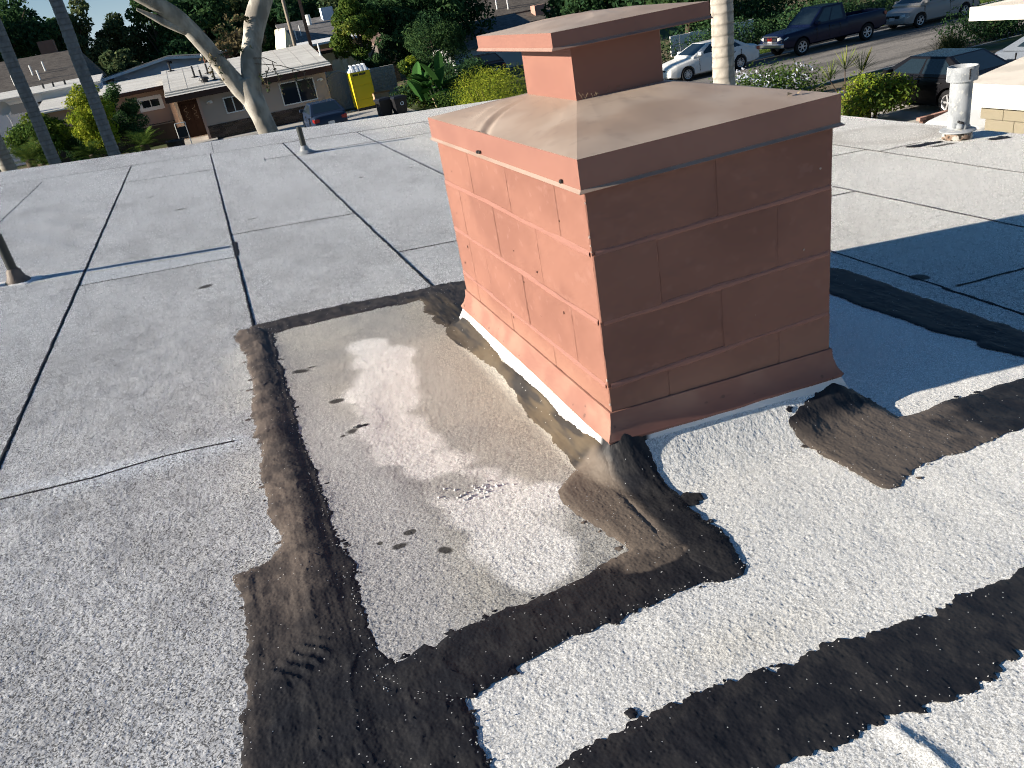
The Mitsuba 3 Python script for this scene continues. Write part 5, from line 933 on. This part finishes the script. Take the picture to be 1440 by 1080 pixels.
# banana, fan palm, tall grass
t = thing('banana_plant', 'banana plant with big upright green leaves right of the yellow toilet', 'banana plant'); rg = np.random.default_rng(9)
for i in range(17):
    a = rg.uniform(0, 6.28); e = rg.uniform(.45, 1.4); b0 = (10.35+rg.normal(0, .35), 41.2+rg.normal(0, .3), rg.uniform(.4, 1.1)); put_cloud('leaf', blade(b0, (math.cos(a)*math.cos(e), math.sin(a)*math.cos(e), math.sin(e)), rg.uniform(1.7, 2.5), .30, .25, 9, .35, np.array((.045, .115, .03))*rg.uniform(.5, 1.8)), t)
for i in range(4): x = 10.6+.22*i; obj('stem', tube([(x, 40.8, .0), (x-.3, 40.8, 1.15)], [.06, .04], 7), 'wood_pale', t, True)
t = thing('fan_palm', 'small fan palm with spiky leaves behind the glossy bush', 'fan palm'); fr = []
for (hx_, hz, a0, L) in ((17.15, 1.2, .1, .75), (16.6, 1.0, -.7, .6), (17.75, 1.05, .8, .65)):
    for k in range(26):
        a = (k-12.5)/12.5*1.35+a0*.5; col = [(.20, .25, .06), (.30, .32, .10), (.12, .18, .04)][k % 3]; fr.append(blade((hx_, 18.2, hz), (math.sin(a), rg.uniform(-.25, .1), math.cos(a)), L*rg.uniform(.85, 1.1), .014, .05, 4, .2, col))
    obj('stalk', tube([(hx_, 18.2, hz), (17.2, 18.25, .2)], [.015, .025], 5), 'bark_dark', t)
put_cloud('leaf', merge(fr), t)
put_cloud('leaf', blade((17.8, 18.2, 1.0), (.5, 0, 1), .75, .05, .0, 5, .3, (.10, .10, .03)), t)
t = thing('clump_grass', 'spiky clump of tall grass at the near kerb beside the street', 'grass clump'); fr = []
for k in range(420):
    a = rg.uniform(0, 6.28); e = rg.uniform(.35, 1.5); col = [(.07, .09, .03), (.12, .13, .05), (.22, .20, .09), (.045, .06, .025)][k % 4]
    fr.append(blade((26.2+rg.normal(0, .18), 22.7+rg.normal(0, .15), 0), (math.cos(a)*math.cos(e), math.sin(a)*math.cos(e), math.sin(e)), rg.uniform(.7, 1.25), .012, .25, 4, .2, col))
stuff(put_cloud('blades', merge(fr), t))
# ------------------------------------------------------------------ the pale forked tree
t = thing('forked_tree', 'big pale barked tree with a forked trunk in front of the bungalow', 'tree')
def limb(name, pts, rad, seed, par=t):
    P = np.asarray(pts, float); L = np.r_[0, np.cumsum(np.linalg.norm(np.diff(P, axis=0), axis=1))]; s = np.arange(0, L[-1], .05)
    from scipy.interpolate import CubicSpline
    cs = CubicSpline(L, P); q = cs(s); r = np.interp(s, L, rad); m = tube(q, r, 22); v = np.asarray(m.vertices); nz = meshkit.fbm(v*1.6, 3, seed)
    k = np.repeat(np.arange(len(q)), 22); d = v[:len(k)]-q[k]; m.vertices[:len(k)] = q[k]+d*(1+(nz[:len(k)]-.5)*.34)[:, None]
    return m
tr_ = m3.Manifold()
parts = [limb('t', [(.95, 24, -.1), (.82, 24, 1.4), (.70, 24, 2.6), (.57, 24, 3.45), (.52, 24, 3.95)], [.40, .33, .30, .32, .30], 1), limb('l', [(.64, 24, 2.95), (.30, 24, 3.72), (-.02, 23.9, 4.4), (-.36, 23.7, 5.12), (-.75, 23.5, 5.72), (-1.25, 23.3, 6.2), (-2.4, 23, 7.2)], [.20, .27, .23, .22, .22, .21, .17], 2),
         limb('r', [(.58, 24, 2.95), (.74, 24, 3.95), (.98, 24.1, 4.7), (1.28, 24.2, 5.3), (1.66, 24.3, 5.9), (2.3, 24.6, 7.4)], [.22, .28, .27, .30, .31, .24], 3), limb('s', [(-.50, 23.6, 5.35), (-.85, 23.5, 5.52), (-1.25, 23.4, 5.78), (-1.7, 23.3, 6.1)], [.15, .13, .09, .04], 4)]
obj('trunk', parts[0], 'bark_pale', t, True); obj('limb', parts[1], 'bark_pale', t, True); obj('limb', parts[2], 'bark_pale', t, True); obj('limb', parts[3], 'bark_pale', t, True)
rg = np.random.default_rng(4); tw, lv = [], []
def twig(b, d, L, n, leafy, sag):
    s = np.linspace(0, 1, 9); p = np.asarray(b)+np.outer(s*L, d)+np.cumsum(rg.normal(0, .02, (9, 3)), 0); p[:, 2] -= sag*s**2; tw.append(tube(p, np.linspace(.016, .004, 9), 5))
    if leafy: lv.append(leafcloud(p[2:], np.full(7, .10), leafy, .045, DRY+OLIVE, rg, shell=.1))
for i in range(16): a = rg.uniform(-1, 1); twig((rg.uniform(.1, .9), 23.9, rg.uniform(4.5, 5.4)), np.array((a*.8, -.3*rg.random(), rg.uniform(-.1, .8))), rg.uniform(.5, 1.1), 9, 45, .2)
for (x, z, L) in ((-.26, 4.75, .75), (-.20, 4.9, .9), (1.25, 4.1, .6), (1.42, 4.2, .8), (1.9, 3.9, .7), (2.2, 3.75, .6), (.95, 4.0, .5)): twig((x, 23.6, z), np.array((rg.normal(0, .15), 0, -1.0)), L, 9, 30, 0)
for (x0_, x1_, z0_, z1_) in ((.9, 2.25, 4.25, 3.75), (.9, 1.5, 4.4, 4.15), (-.15, -.25, 5.0, 4.75)): tw.append(tube([(x0_, 23.7, z0_), ((x0_+x1_)/2, 23.6, (z0_+z1_)/2+.08), (x1_, 23.6, z1_)], .012, 5))
k = obj('twigs', cat_(tw), 'twig', t); labels[k] = {'kind': 'stuff'}
k = put_cloud('twig_leaves', merge(lv), t, kind='stuff')
c, r = blobs(.6, 24, 7.2, 10.5, 3.2, 14, rg); put_cloud('crown', leafcloud(c, r, 2200, .16, OLIVE+MID, rg), t)
# white blossoms scattered by the dark hedge and the black sedan
fl = []
# grass on the verge
rg = np.random.default_rng(21); n = 9000; p = np.c_[rg.uniform(14, 42, n), rg.uniform(33.65, 35.15, n), np.zeros(n)]; a = rg.uniform(0, 6.28, n); h = rg.uniform(.05, .14, n); w = .02
V = np.stack([p+np.c_[np.cos(a)*w, np.sin(a)*w, a*0], p-np.c_[np.cos(a)*w, np.sin(a)*w, a*0], p+np.c_[rg.normal(0, .03, (n, 2)), h]], 1).reshape(-1, 3); c = np.repeat(np.array(MID)[rg.integers(0, 4, n)], 3, 0)
k = obj('verge_grass', tm(V, np.arange(3*n).reshape(-1, 3)), 'leaves', color=c); labels[k] = {'label': 'green grass growing on the far verge behind the white sedan', 'category': 'grass', 'kind': 'stuff'}
